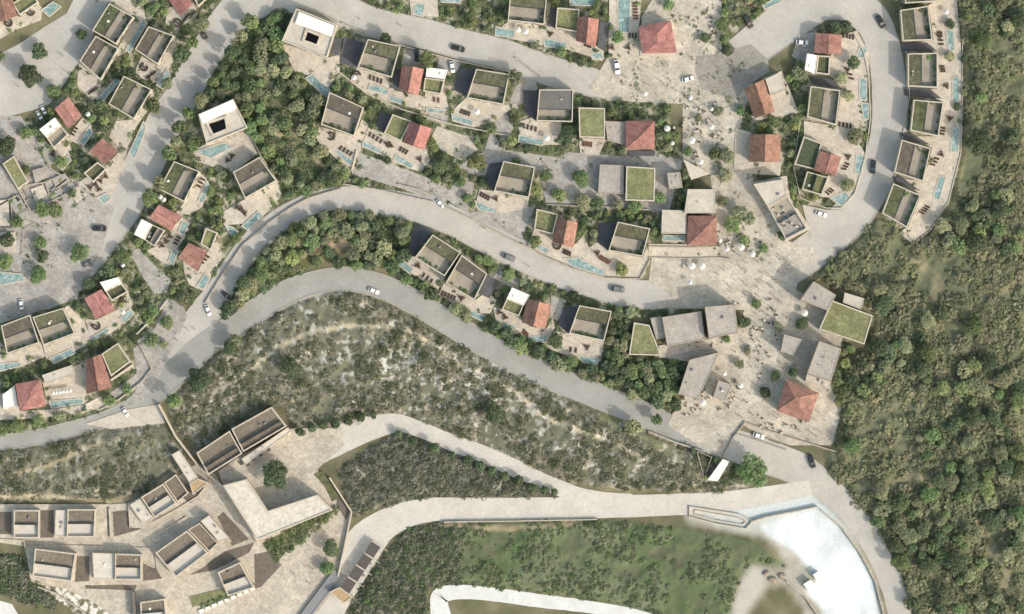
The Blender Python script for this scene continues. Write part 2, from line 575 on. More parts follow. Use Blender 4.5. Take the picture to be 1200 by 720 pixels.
PAVING = [   # material, name, polygon
    (M_ROAD, "paved_square", [(92, -12), (134, -12), (112, 34), (104, 58), (84, 84), (72, 104), (58, 122), (44, 128), (20, 134), (-14, 142), (-14, 70), (22, 52), (50, 33), (78, 16)]),
    (M_PAVE, "paved_square", [(-14, 136), (24, 136), (46, 166), (60, 200), (92, 212), (110, 224), (134, 244), (120, 290), (96, 340), (60, 362), (-14, 374)]),
    (M_PAVE, "parking_court", [(415, 177), (455, 191), (500, 208), (532, 226), (520, 240), (470, 221), (412, 204)]),
    (M_SAND, "upper_square", [(714, 64), (722, 40), (752, 36), (752, 20), (764, 0), (800, -12), (846, -12), (846, 66), (872, 74), (866, 100), (884, 98), (872, 130), (866, 156), (878, 190), (884, 216), (902, 246), (922, 282), (946, 290), (930, 326), (884, 300), (842, 304), (838, 250), (832, 204), (800, 190), (800, 122), (712, 118), (690, 104)]),
    (M_SHADEPAVE, "painted_shade_patch", [(816, 66), (848, 62), (880, 52), (900, 70), (902, 84), (872, 104), (862, 120), (842, 112), (822, 104), (814, 84)]),  # patch of shade put into the paving colour
    (M_SAND, "crossroads_square", [(760, 330), (764, 300), (842, 302), (900, 296), (950, 288), (960, 300), (936, 326), (930, 350), (888, 364), (820, 362), (770, 362), (784, 345)]),
    (M_SAND, "lower_square", [(876, 352), (930, 338), (962, 356), (990, 384), (984, 412), (972, 452), (986, 480), (976, 522), (926, 522), (902, 514), (868, 498), (846, 534), (822, 524), (782, 498), (800, 466), (806, 424), (768, 418), (780, 398), (862, 394)]),
    (M_PAVE, "paved_lane", [(536, 196), (560, 180), (610, 178), (660, 186), (770, 180), (800, 188), (784, 250), (700, 240), (640, 240), (632, 200), (560, 206)]),
    (M_PAVE, "paved_lane", [(520, 232), (536, 210), (556, 214), (548, 250), (600, 238), (628, 240), (612, 280), (560, 258)]),
    (M_PAVE, "paved_lane", [(560, 136), (590, 126), (602, 150), (584, 182), (566, 182), (574, 156)]),
    (M_PAVE, "paved_lane", [(-14, 354), (30, 352), (92, 338), (92, 350), (48, 364), (-14, 384)]),
    (M_PAVE, "paved_lane", [(196, 350), (214, 356), (220, 372), (206, 398), (188, 440), (168, 470), (150, 476), (172, 430), (160, 400), (182, 384)]),
    (M_PAVE, "paved_lane", [(156, 408), (164, 404), (176, 430), (166, 446), (116, 482), (106, 478), (160, 438)]),
    (M_PAVE, "paved_lane", [(152, 296), (162, 291), (184, 314), (200, 328), (196, 342), (182, 346), (168, 326)]),
    (M_PAVE, "paved_lane", [(504, 128), (526, 136), (522, 146), (500, 140)]),
    (M_PAVE, "paved_lane", [(600, 84), (628, 94), (630, 104), (606, 128), (596, 124), (604, 100)]),
    (M_SAND, "paved_lane", [(512, 148), (548, 160), (560, 176), (540, 188), (516, 176), (506, 160)]),
    (M_PAVE, "paved_lane", [(474, 56), (494, 62), (492, 76), (470, 76)]),
    (M_PAVE, "paved_lane", [(514, 66), (540, 74), (536, 84), (512, 80)]),
    (M_PAVE, "paved_lane", [(583, 316), (612, 328), (600, 338), (578, 326)]),
    (M_PAVE, "paved_lane", [(646, 346), (664, 352), (658, 378), (644, 372)]),
    (M_PAVE, "paved_lane", [(660, 178), (736, 184), (736, 192), (662, 192)]),
    (M_PAVE, "paved_lane", [(936, 40), (958, 38), (954, 66), (942, 76), (928, 66)]),
    (M_ROAD, "parking_court", [(940, 240), (968, 246), (990, 246), (978, 268), (950, 280)]),
    (M_RTERR, "resort_terrace", [(-14, 596), (110, 592), (150, 590), (204, 562), (232, 542), (252, 556), (262, 572), (302, 634), (396, 584), (412, 600), (402, 640), (392, 690), (360, 735), (150, 735), (110, 706), (76, 690), (40, 684), (28, 640), (-14, 634)]),
    (M_RTERR, "resort_court", [(256, 552), (282, 534), (342, 502), (400, 502), (404, 522), (372, 550), (392, 596), (302, 634), (262, 570)]),
    (M_CREAM, "pale_verge", [(100, 497), (150, 480), (186, 474), (194, 496), (130, 503)]),
    (M_TRACK, "chalk_yard", [(30, 735), (14, 708), (-14, 700), (-14, 735)]),
]
CHALK_GREY = [(800, 590), (850, 580), (905, 574), (950, 570), (966, 592), (1000, 622), (1026, 664), (1042, 735), (950, 735), (938, 704), (922, 684), (896, 694), (868, 735), (852, 735), (868, 680), (880, 662), (926, 666), (904, 634), (880, 628), (830, 618), (806, 614)]
CHALK_WHITE = [(890, 617), (918, 606), (962, 599), (984, 618), (1006, 648), (1024, 682), (1034, 735), (972, 735), (962, 712), (944, 694), (958, 680), (950, 668), (930, 646), (904, 630)]
zr = 0.050
for m_, kerb, pts in ROADS:
    sp = smooth(pts)
    Lp, Rp = ribbon(sp)
    for i in range(len(Lp) - 1):
        ROADMASK |= raster([Lp[i], Lp[i + 1], Rp[i + 1], Rp[i]])
for m_, nm, poly in PAVING:
    OCC |= raster(poly)
OCC |= ROADMASK | raster(CHALK_GREY) | raster(CHALK_WHITE)
road_rows = []
for m_, kerb, pts in ROADS:
    sp = smooth(pts)
    # edges wander a little, as worn road edges do
    sp = [(x, y, w + 1.6 * (vnoise(np.array([x * .11]), np.array([y * .11]), 5)[0] - .5)) for x, y, w in sp]
    Lp, Rp = ribbon(sp)
    b = MB()
    for i in range(len(Lp) - 1):
        q = [P(*Lp[i]), P(*Lp[i + 1]), P(*Rp[i + 1]), P(*Rp[i])]
        for v in q:
            v.z = zr
        b.face(q[::-1] if (q[1] - q[0]).cross(q[2] - q[1]).z < 0 else q)
    struct("road", b.mesh("road", m_))
    road_rows.append((sp, Lp, Rp, kerb))
    zr += 0.006
zp = 0.112
for m_, nm, poly in PAVING:
    b = MB()
    b.prism(W(poly), 0.0, zp)
    struct(nm, b.mesh(nm, m_))
    zp += 0.006
ALLPAVE = OCC.copy()


def free(x, y, mask):
    xi, yi = int(x), int(y)
    return not (0 <= xi < 1200 and 0 <= yi < 720 and mask[yi, xi])


for (sp, Lp, Rp, kerb) in road_rows:
    if not kerb:
        continue
    b = MB()
    for side, sg in ((Lp, 1), (Rp, -1)):
        for i in range(len(side) - 1):
            a, c = side[i], side[i + 1]
            mx, my = (a[0] + c[0]) / 2, (a[1] + c[1]) / 2
            dx, dy = c[0] - a[0], c[1] - a[1]
            l = math.hypot(dx, dy) or 1
            nx, ny = -dy / l * sg, dx / l * sg
            if not free(mx + nx * 2.5, my + ny * 2.5, ALLPAVE):
                continue
            q = [a, c, (c[0] + nx * 1.0, c[1] + ny * 1.0), (a[0] + nx * 1.0, a[1] + ny * 1.0)]
            b.prism(W(q), 0.0, 0.22)
    if b.f:
        struct("kerb", b.mesh("kerb", M_KERB))

# terraces (beige stone platforms round the houses)
TERR = [
    [(157, 20), (166, 14), (172, 22), (146, 64), (136, 66), (120, 94), (112, 96), (138, 57)], [(112, 2), (142, -12), (168, 6), (170, 20), (152, 18), (128, 3)],
    [(93, 73), (119, 94), (116, 114), (108, 118), (90, 100)], [(184, 77), (204, 43), (208, 60), (190, 100), (166, 92), (158, 84), (166, 66)],
    [(196, 10), (226, 0), (232, 18), (206, 36), (194, 28)], [(136, 142), (158, 140), (179, 106), (182, 118), (160, 148), (146, 180), (138, 172), (128, 160)],
    [(86, 152), (98, 136), (108, 148), (94, 170), (80, 164)], [(62, 174), (80, 160), (84, 178), (70, 198), (58, 188)], [(124, 194), (140, 178), (150, 186), (132, 228), (112, 232), (92, 214), (104, 206), (122, 198)],
    [(8, 16), (24, 20), (44, 4), (50, 10), (48, 24), (22, 34), (6, 42)], [(-10, 28), (6, 24), (10, 40), (-10, 52)],
    [(242, 168), (290, 150), (302, 180), (274, 202), (250, 190), (244, 180)], [(226, 178), (242, 168), (256, 190), (250, 196), (234, 190)],
    [(216, 237), (234, 202), (244, 212), (238, 242), (222, 252), (206, 250)], [(288, 233), (326, 212), (330, 230), (310, 252), (290, 262), (262, 264), (262, 248)],
    [(200, 270), (213, 255), (224, 262), (216, 280), (204, 296), (182, 290), (192, 276)], [(180, 290), (204, 290), (200, 312), (188, 306), (172, 294)],
    [(214, 300), (232, 318), (244, 294), (254, 282), (262, 300), (248, 322), (240, 342), (222, 334), (216, 320)],
    [(100, 374), (112, 375), (136, 364), (150, 342), (156, 358), (150, 376), (128, 392), (108, 400), (104, 388)],
    [(-10, 416), (8, 416), (48, 402), (53, 418), (26, 430), (-10, 438)], [(50, 404), (90, 390), (74, 362), (80, 358), (98, 376), (108, 398), (88, 412), (62, 424), (54, 420)],
    [(50, 448), (90, 428), (104, 424), (102, 462), (96, 470), (60, 472), (54, 466)], [(-10, 466), (20, 454), (24, 482), (60, 480), (100, 474), (118, 464), (124, 476), (90, 486), (20, 492), (-10, 492)],
    [(329, 50), (384, 68), (398, 64), (398, 84), (384, 104), (366, 90), (345, 84)], [(418, 79), (460, 92), (462, 110), (454, 120), (428, 108), (410, 96)],
    [(460, 106), (498, 113), (498, 100), (520, 98), (526, 130), (498, 130), (470, 124), (458, 116)], [(546, 115), (592, 123), (606, 122), (580, 142), (554, 150), (530, 142), (532, 128)],
    [(373, 148), (416, 160), (424, 140), (432, 146), (414, 198), (396, 188), (370, 164)], [(432, 148), (470, 166), (500, 176), (504, 188), (496, 202), (480, 198), (446, 182), (424, 172)],
    [(607, 143), (630, 136), (658, 144), (658, 170), (610, 170)], [(678, 162), (710, 163), (702, 182), (680, 180)],
    [(562, 222), (580, 224), (620, 232), (618, 244), (590, 250), (556, 244)], [(626, 268), (648, 275), (672, 288), (684, 276), (690, 290), (676, 312), (646, 302), (618, 288)],
    [(682, 296), (700, 284), (713, 294), (753, 302), (758, 290), (762, 300), (750, 326), (712, 324), (684, 312)],
    [(484, 300), (522, 324), (512, 342), (484, 322), (474, 312)], [(520, 332), (557, 352), (570, 342), (582, 352), (574, 368), (548, 366), (514, 346)],
    [(578, 360), (610, 370), (612, 378), (640, 386), (648, 372), (650, 384), (640, 404), (604, 392), (582, 380)], [(650, 388), (668, 391), (708, 400), (704, 424), (672, 420), (640, 408), (644, 396)],
    [(894, 92), (916, 83), (936, 132), (884, 142), (880, 136), (904, 128)], [(862, 150), (880, 156), (880, 190), (916, 190), (914, 206), (878, 204), (860, 196)],
    [(985, 42), (1004, 36), (1018, 62), (1018, 90), (1010, 120), (1016, 140), (998, 158), (980, 148), (986, 104), (972, 88), (973, 66)], [(942, 142), (980, 148), (998, 156), (1014, 180), (1008, 210), (992, 236), (960, 230), (970, 206), (978, 206), (986, 184), (963, 176), (942, 160)],
    [(1088, 6), (1120, -10), (1124, 30), (1128, 80), (1128, 150), (1124, 184), (1112, 236), (1088, 270), (1068, 286), (1054, 272), (1064, 266), (1079, 230), (1060, 210), (1082, 212), (1092, 174), (1072, 160), (1100, 160), (1106, 120), (1076, 106), (1098, 104), (1099, 62), (1064, 52), (1094, 47)],
    [(750, 30), (788, 22), (802, 60), (798, 68), (750, 66)], [(714, -10), (752, -10), (750, 20), (744, 66), (713, 68)], [(597, 24), (640, 30), (640, 54), (600, 46), (580, 38)],
    [(638, 30), (676, 38), (700, 55), (708, 60), (706, 72), (690, 66), (664, 58), (638, 54)], [(480, 0), (512, -8), (514, 20), (482, 18)], [(760, 286), (842, 287), (842, 302), (760, 302)],
    [(772, 405), (828, 398), (866, 390), (866, 402), (832, 408), (772, 420)], [(882, 214), (922, 206), (926, 232), (950, 268), (920, 284), (898, 242)],
]
b = None
zt_ = 0.26
for poly in TERR:
    b = MB().prism(W(poly), 0.0, zt_)
    struct("terrace", b.mesh("terrace", M_TERR))
    OCC |= raster(poly)
    zt_ += 0.0045
ZT = 0.26
for k, (poly, hg) in enumerate((([(-10, 196), (2, 194), (16, 214), (10, 226), (-10, 230)], 1.3), ([(38, 200), (52, 196), (56, 208), (42, 215)], 1.5), ([(36, 222), (50, 217), (56, 228), (42, 237)], .9), ([(17, 254), (32, 246), (37, 258), (19, 267)], 1.2),
                                ([(62, 211), (76, 203), (83, 212), (66, 222)], 1.0), ([(78, 222), (92, 216), (102, 228), (90, 238)], .5), ([(22, 228), (32, 246), (18, 252), (12, 236)], .8), ([(58, 226), (70, 222), (76, 230), (62, 238)], .7),
                                ([(-10, 236), (10, 234), (12, 264), (-10, 266)], 1.0), ([(44, 168), (54, 166), (66, 188), (56, 196)], .6), ([(26, 268), (42, 260), (46, 284), (38, 308), (24, 300)], .35), ([(-10, 272), (18, 272), (20, 296), (-10, 300)], .5))):
    b = MB().prism(W(poly), 0, hg)
    struct("stepped_terrace", b.mesh("stepped_terrace", (M_PAVE, M_TAUPE, M_TERR)[k % 3]))
    TERR.append(poly)
DRIVES_AND_SHADE = [
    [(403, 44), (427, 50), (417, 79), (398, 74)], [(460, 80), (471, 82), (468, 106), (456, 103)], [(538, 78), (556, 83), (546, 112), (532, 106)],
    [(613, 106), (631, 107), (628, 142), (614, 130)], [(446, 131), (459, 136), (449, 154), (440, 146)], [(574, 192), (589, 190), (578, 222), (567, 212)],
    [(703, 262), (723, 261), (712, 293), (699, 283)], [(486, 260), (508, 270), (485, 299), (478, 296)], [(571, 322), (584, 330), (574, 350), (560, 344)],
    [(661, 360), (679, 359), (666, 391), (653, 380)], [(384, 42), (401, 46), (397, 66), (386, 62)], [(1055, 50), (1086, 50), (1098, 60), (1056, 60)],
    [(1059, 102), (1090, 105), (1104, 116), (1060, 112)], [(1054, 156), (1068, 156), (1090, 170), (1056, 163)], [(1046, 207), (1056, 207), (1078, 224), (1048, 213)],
    [(703, 24), (716, 27), (708, 60), (700, 56)], [(951, 90), (978, 92), (982, 104), (952, 98)], [(645, 8), (653, 8), (651, 34), (642, 30)], [(736, 177), (767, 177), (767, 183), (737, 183)],  # last strip paints the shade at the foot of the red house
]
zd_ = 0.47
for poly in DRIVES_AND_SHADE:
    b = MB().prism(W(poly), 0.0, zd_)
    struct("driveway_and_shade", b.mesh("driveway_and_shade", M_SLATE))
    OCC |= raster(poly)
    zd_ += 0.003

# ------------------------------------------------------------------ foliage meshes
def leaf_cloud(r, centres, n, size, flat=1.0, up=0.9):
    """n small leaf-clump quads over the surfaces of lobes (centre, radius); numpy verts (4n,3)"""
    lob = r.integers(0, len(centres), n)
    cen = np.array([c[0] for c in centres])[lob]
    rad = np.array([c[1] for c in centres])[lob]
    d = r.normal(size=(n, 3))
    d[:, 2] = np.where(d[:, 2] < -0.2, -d[:, 2] * .6, d[:, 2])
    d /= np.linalg.norm(d, axis=1)[:, None]
    pos = cen + d * (rad * r.uniform(.55, 1.08, n))[:, None] * np.array([1, 1, flat])
    nor = d * .8 + r.normal(size=(n, 3)) * .55 + np.array([0, 0, up])
    nor /= np.linalg.norm(nor, axis=1)[:, None]
    t = np.cross(nor, r.normal(size=(n, 3)))
    t /= np.linalg.norm(t, axis=1)[:, None] + 1e-9
    bt = np.cross(nor, t)
    s = (size * r.uniform(.55, 1.35, n))[:, None]
    v = np.stack([pos - t * s * .5, pos + bt * s * .42, pos + t * s * .5 + nor * s * .12, pos - bt * s * .42], 1)
    return v.reshape(-1, 3)


def mesh_from_quads(name, v, mats, colors=None):
    n = len(v) // 4
    me = bpy.data.meshes.new(name)
    me.vertices.add(4 * n)
    me.loops.add(4 * n)
    me.polygons.add(n)
    me.vertices.foreach_set("co", v.astype(np.float32).ravel())
    me.loops.foreach_set("vertex_index", np.arange(4 * n, dtype=np.int32))
    me.polygons.foreach_set("loop_start", np.arange(0, 4 * n, 4, dtype=np.int32))
    me.update(calc_edges=True)
    me.validate()
    for m in mats:
        me.materials.append(m)
    if colors is not None:
        a = me.color_attributes.new("leaf", 'FLOAT_COLOR', 'POINT')
        c = np.ones((4 * n, 4), np.float32)
        c[:, :3] = colors
        a.data.foreach_set("color", c.ravel())
    return me


def crown_mesh(k, m, n=560, leaf=.28):
    """unit crown: radius about 1, height about 1.5, uneven lobes"""
    r = np.random.default_rng(100 + k)
    nl = int(r.integers(7, 12))
    cs = [((0, 0, 1.15), .62)]
    for i in range(nl):
        a = 2 * math.pi * (i + r.uniform(-.35, .35)) / nl
        q = r.uniform(.38, .74)
        cs.append(((math.cos(a) * q, math.sin(a) * q, r.uniform(.55, 1.25)), r.uniform(.24, .46)))
    return mesh_from_quads("crown", leaf_cloud(r, cs, n, leaf), [m])


def trunk_mesh(k):
    r = random.Random(k)
    b = MB()
    b.tube((0, 0, -.35), (.02, .02, .75), .09, .055, 6)
    for i in range(4):
        a = i * 1.57 + r.uniform(-.5, .5)
        b.tube((.01, .01, .35 + .1 * i), (math.cos(a) * .5, math.sin(a) * .5, .85 + r.uniform(0, .25)), .04, .014, 5)
    return b.mesh("trunk", M_TRUNK)


CROWN = {}
for kname, m_ in (('green', M_LEAF), ('dark', M_LEAFD), ('olive', M_LEAFO), ('yellow', M_LEAFY)):
    CROWN[kname] = [crown_mesh(i + 10 * len(kname), m_) for i in range(5)]
    CROWN['big_' + kname] = [crown_mesh(i + 50 + len(kname), m_, 2200, .13) for i in range(2)]
TRUNK = [trunk_mesh(i) for i in range(3)]


def shrub_mesh(k, m, n=70):
    r = np.random.default_rng(300 + k)
    cs = [((0, 0, .3), .6)] + [((r.uniform(-.6, .6), r.uniform(-.6, .6), r.uniform(.15, .5)), r.uniform(.3, .5)) for _ in range(4)]
    return mesh_from_quads("shrub", leaf_cloud(r, cs, n, .42), [m])


SHRUB = {kn: [shrub_mesh(i, m_) for i in range(4)] for kn, m_ in (('green', M_LEAF), ('dark', M_LEAFD), ('olive', M_LEAFO), ('yellow', M_LEAFY))}

# ------------------------------------------------------------------ houses
HOUSES = []                     # (centre px, phrase that points to it)
WIN_ME = None


def opening_meshes():
    f = MB().ring([(-.7, -.75), (.7, -.75), (.7, .75), (-.7, .75)], [(-.58, -.63), (.58, -.63), (.58, .63), (-.58, .63)], 0, .08, 0)
    p = MB().prism([(-.6, -.65), (.6, -.65), (.6, .65), (-.6, .65)], 0, .03)
    d = MB().prism([(-.5, -1.05), (.5, -1.05), (.5, 1.05), (-.5, 1.05)], 0, .06)
    h = MB().box(.36, 0, .09, .06, .22, .06)
    return f.mesh("window", M_WOOD), p.mesh("pane", M_GLASS), d.mesh("door", M_WOOD), h.mesh("handle", M_METAL)


WFR, WPA, DOO, DHA = opening_meshes()


def openings(t, a, c, zbase, outward, top=0):
    """two windows and a door on the wall from a to c (world xy)"""
    o = t.location
    ang = math.atan2(c[1] - a[1], c[0] - a[0])
    if (-(c[1] - a[1])) * outward[0] + (c[0] - a[0]) * outward[1] > 0:
        ang += math.pi
        a, c = c, a
    L = math.hypot(c[0] - a[0], c[1] - a[1])
    rot = Matrix.Rotation(ang, 3, 'Z') @ Matrix(((1, 0, 0), (0, 0, -1), (0, 1, 0)))
    e = rot.to_euler()
    items = ((.2, 'w', 0), (.5, 'd', 0), (.8, 'w', 0)) if L > 6 else ((.5, 'w', 0),)
    if top > 5.4 and L > 6:
        items += ((.3, 'w', 2.7), (.7, 'w', 2.7))
    for f, k, up in items:
        x, y = lerp2(a, c, f)
        z = zbase + up + (1.75 if k == 'w' else 1.08)
        w = put("window" if k == 'w' else "door", WFR if k == 'w' else DOO, t, (x - o.x, y - o.y, z - o.z))
        w.rotation_euler = e
        put("pane" if k == 'w' else "handle", WPA if k == 'w' else DHA, w)


def centroid(q):
    return (sum(p[0] for p in q) / len(q), sum(p[1] for p in q) / len(q))


def start(q, label, cat, short, name, group=None):
    cx, cy = centroid(q)
    p = P(cx, cy, 0)
    t = thing(name, label, cat, (p.x, p.y, 0), group)
    if short:
        HOUSES.append(((cx, cy), short))
    return t


VENT = None


def roof_bits(t, poly, z, n, r):
    """a few vents, hatches and dome lights on a flat roof"""
    global VENT
    if VENT is None:
        v = MB().tube((0, 0, 0), (0, 0, .5), .16, .16, 8).tube((0, 0, .5), (0, 0, .62), .28, .22, 8)
        h = MB().box(0, 0, .14, 1.0, .8, .28).box(0, 0, .31, .86, .66, .06)
        d = MB().tube((0, 0, 0), (0, 0, .2), .55, .5, 10).tube((0, 0, .2), (0, 0, .42), .48, .2, 10)
        a = MB().box(0, 0, .35, 1.0, .6, .7).box(0, 0, .73, .8, .5, .06)
        VENT = [("vent_pipe", v.mesh("vent_pipe", M_METAL)), ("roof_hatch", h.mesh("roof_hatch", M_TAUPEW)), ("dome_light", d.mesh("dome_light", M_WHITE)), ("air_conditioner", a.mesh("air_conditioner", M_METAL))]
    o = t.location
    for i in range(n):
        u, v_ = r.uniform(.18, .82), r.uniform(.2, .8)
        p = lerp2(lerp2(poly[0], poly[1], u), lerp2(poly[3], poly[2], u), v_)
        nm, me_ = VENT[int(r.integers(0, 4))]
        put(nm, me_, t, (p[0] - o.x, p[1] - o.y, z), r.uniform(0, 3))


def occupy(q, grow=1.5):
    global OCC, BUILT
    cx, cy = centroid(q)
    g = [(x + (1 if x > cx else -1) * grow, y + (1 if y > cy else -1) * grow) for x, y in q]
    m = raster(g)
    OCC |= m
    BUILT |= m


PLANT_R = np.random.default_rng(55)


def patio_wing(t, q, zt, roof, floor, wall, split=.46, drop=2.3, planting=True, rim=.38):
    o = t.location
    w = W(q, zt)
    i = inset(w, rim)
    put("wall", MB().ring(w, i, 0, zt, zt - drop - .2).mesh("wall", wall, o), t)
    m1, m2 = lerp2(i[1], i[2], split), lerp2(i[0], i[3], split)
    put("roof", MB().prism([i[0], i[1], m1, m2], zt - drop - .25, zt - .4).mesh("roof", roof, o), t)
    roof_bits(t, [i[0], i[1], m1, m2], zt - .4, int(PLANT_R.integers(0, 3)), PLANT_R)
    put("patio", MB().prism([m2, m1, i[2], i[3]], zt - drop - .3, zt - drop).mesh("patio", floor, o), t)
    rail = MB()
    rail.prism([lerp2(m2, m1, .01), lerp2(m2, m1, .99), lerp2(lerp2(m2, m1, .99), i[2], .05), lerp2(lerp2(m2, m1, .01), i[3], .05)], zt - drop + .01, zt - drop + 2.0)
    put("glass_wall", rail.mesh("glass_wall", M_GLASS, o), t)
    if planting:
        r = PLANT_R
        cs = []
        for k in range(int(r.integers(7, 12))):
            f = r.uniform(.05, .98)
            d = r.uniform(.78, .97)
            a = lerp2(lerp2(m2, i[3], d), lerp2(m1, i[2], d), f)
            cs.append(((a[0] - o.x, a[1] - o.y, zt - drop + .15), r.uniform(.35, .95)))
        for k in range(3):
            a = lerp2(lerp2(m1, i[2], r.uniform(.1, .9)), lerp2(m2, i[3], .5), r.uniform(.03, .14))
            cs.append(((a[0] - o.x, a[1] - o.y, zt - drop + .15), r.uniform(.3, .7)))
        tag(put("patio_planting", mesh_from_quads("patio_planting", leaf_cloud(r, cs, 260, .5, .7), [M_LEAF if r.random() < .6 else M_LEAFO]), t), kind='stuff')
    out = (w[3][0] - w[0][0], w[3][1] - w[0][1])
    openings(t, w[3], w[2], .25, out, zt)


def villa(q, label, short, zt=6.2, roof=M_OLIVE, split=.46, **kw):
    t = start(q, label, "villa", short, "villa")
    patio_wing(t, q, zt, roof, M_PATIO, M_WALL, split, **kw)
    occupy(q)
    return t


def box_wing(t, q, zt, roof, wall=M_WALL, para=.5, rim=.4, name="flat_roof", wins=True):
    o = t.location
    w = W(q, zt)
    i = inset(w, rim)
    put("wall", MB().ring(w, i, 0, zt, zt - para - .1).mesh("wall", wall, o), t)
    put(name, MB().prism(i, zt - para - .3, zt - para).mesh(name, roof, o), t)
    if len(i) == 4 and name in ("flat_roof", "brown_roof", "white_roof"):
        roof_bits(t, i, zt - para, int(PLANT_R.integers(0, 3)), PLANT_R)
    if wins:
        openings(t, w[3], w[2], .25, (w[3][0] - w[0][0], w[3][1] - w[0][1]), zt)
    occupy(q)


def roof_wing(t, q, ze, zr_, kind='gable', wall=M_WALL, inx=.30, tile=M_TILE, apex=None):
    """tiled roof over quad p0..p3; ridge runs from the middle of p0p1 to the middle of p3p2"""
    o = t.location
    e = W(q, ze)
    wl_ = inset(e, .45)
    put("wall", MB().prism(wl_, 0, ze - .05).mesh("wall", wall, o), t)
    a, c = lerp2(e[0], e[1], .5), lerp2(e[3], e[2], .5)
    b = MB()
    if kind == 'hip':
        a2, c2 = lerp2(a, c, inx), lerp2(a, c, 1 - inx)
        if apex:
            p = tuple(P(*apex, zr_))[:2]
            a2 = c2 = p
    else:
        a2, c2 = a, c
    E = [(x, y, ze) for x, y in e]
    El = [(x, y, ze - .22) for x, y in e]
    A, C = (a2[0], a2[1], zr_), (c2[0], c2[1], zr_)
    if A == C:
        slopes = [[E[0], E[1], A], [E[1], E[2], A], [E[2], E[3], A], [E[3], E[0], A]]
    else:
        slopes = [[E[1], E[2], C, A], [E[3], E[0], A, C], [E[0], E[1], A], [E[2], E[3], C]]
    area = sum(e[i][0] * e[(i + 1) % 4][1] - e[(i + 1) % 4][0] * e[i][1] for i in range(4))
    rv = area < 0
    sm = []
    for f in slopes:
        b.face(f[::-1] if rv else f)
    for i in range(4):
        j = (i + 1) % 4
        f = [El[i], El[j], E[j], E[i]]
        b.face(f[::-1] if rv else f)
    b.face(El if rv else El[::-1])
    put("tiled_roof", b.mesh("tiled_roof", tile, o), t)
    # ridge and hip caps: rounded tiles standing proud
    cap = MB()
    if A != C:
        cap.tube(A, C, .16, .16, 6)
    if kind == 'hip':
        for i, ap in ((0, A), (1, A), (2, C), (3, C)):
            cap.tube(E[i], ap, .11, .11, 5)
    put("ridge_cap", cap.mesh("ridge_cap", tile, o), t)
    openings(t, wl_[3], wl_[2], .25, (e[3][0] - e[0][0], e[3][1] - e[0][1]))
    occupy(q)


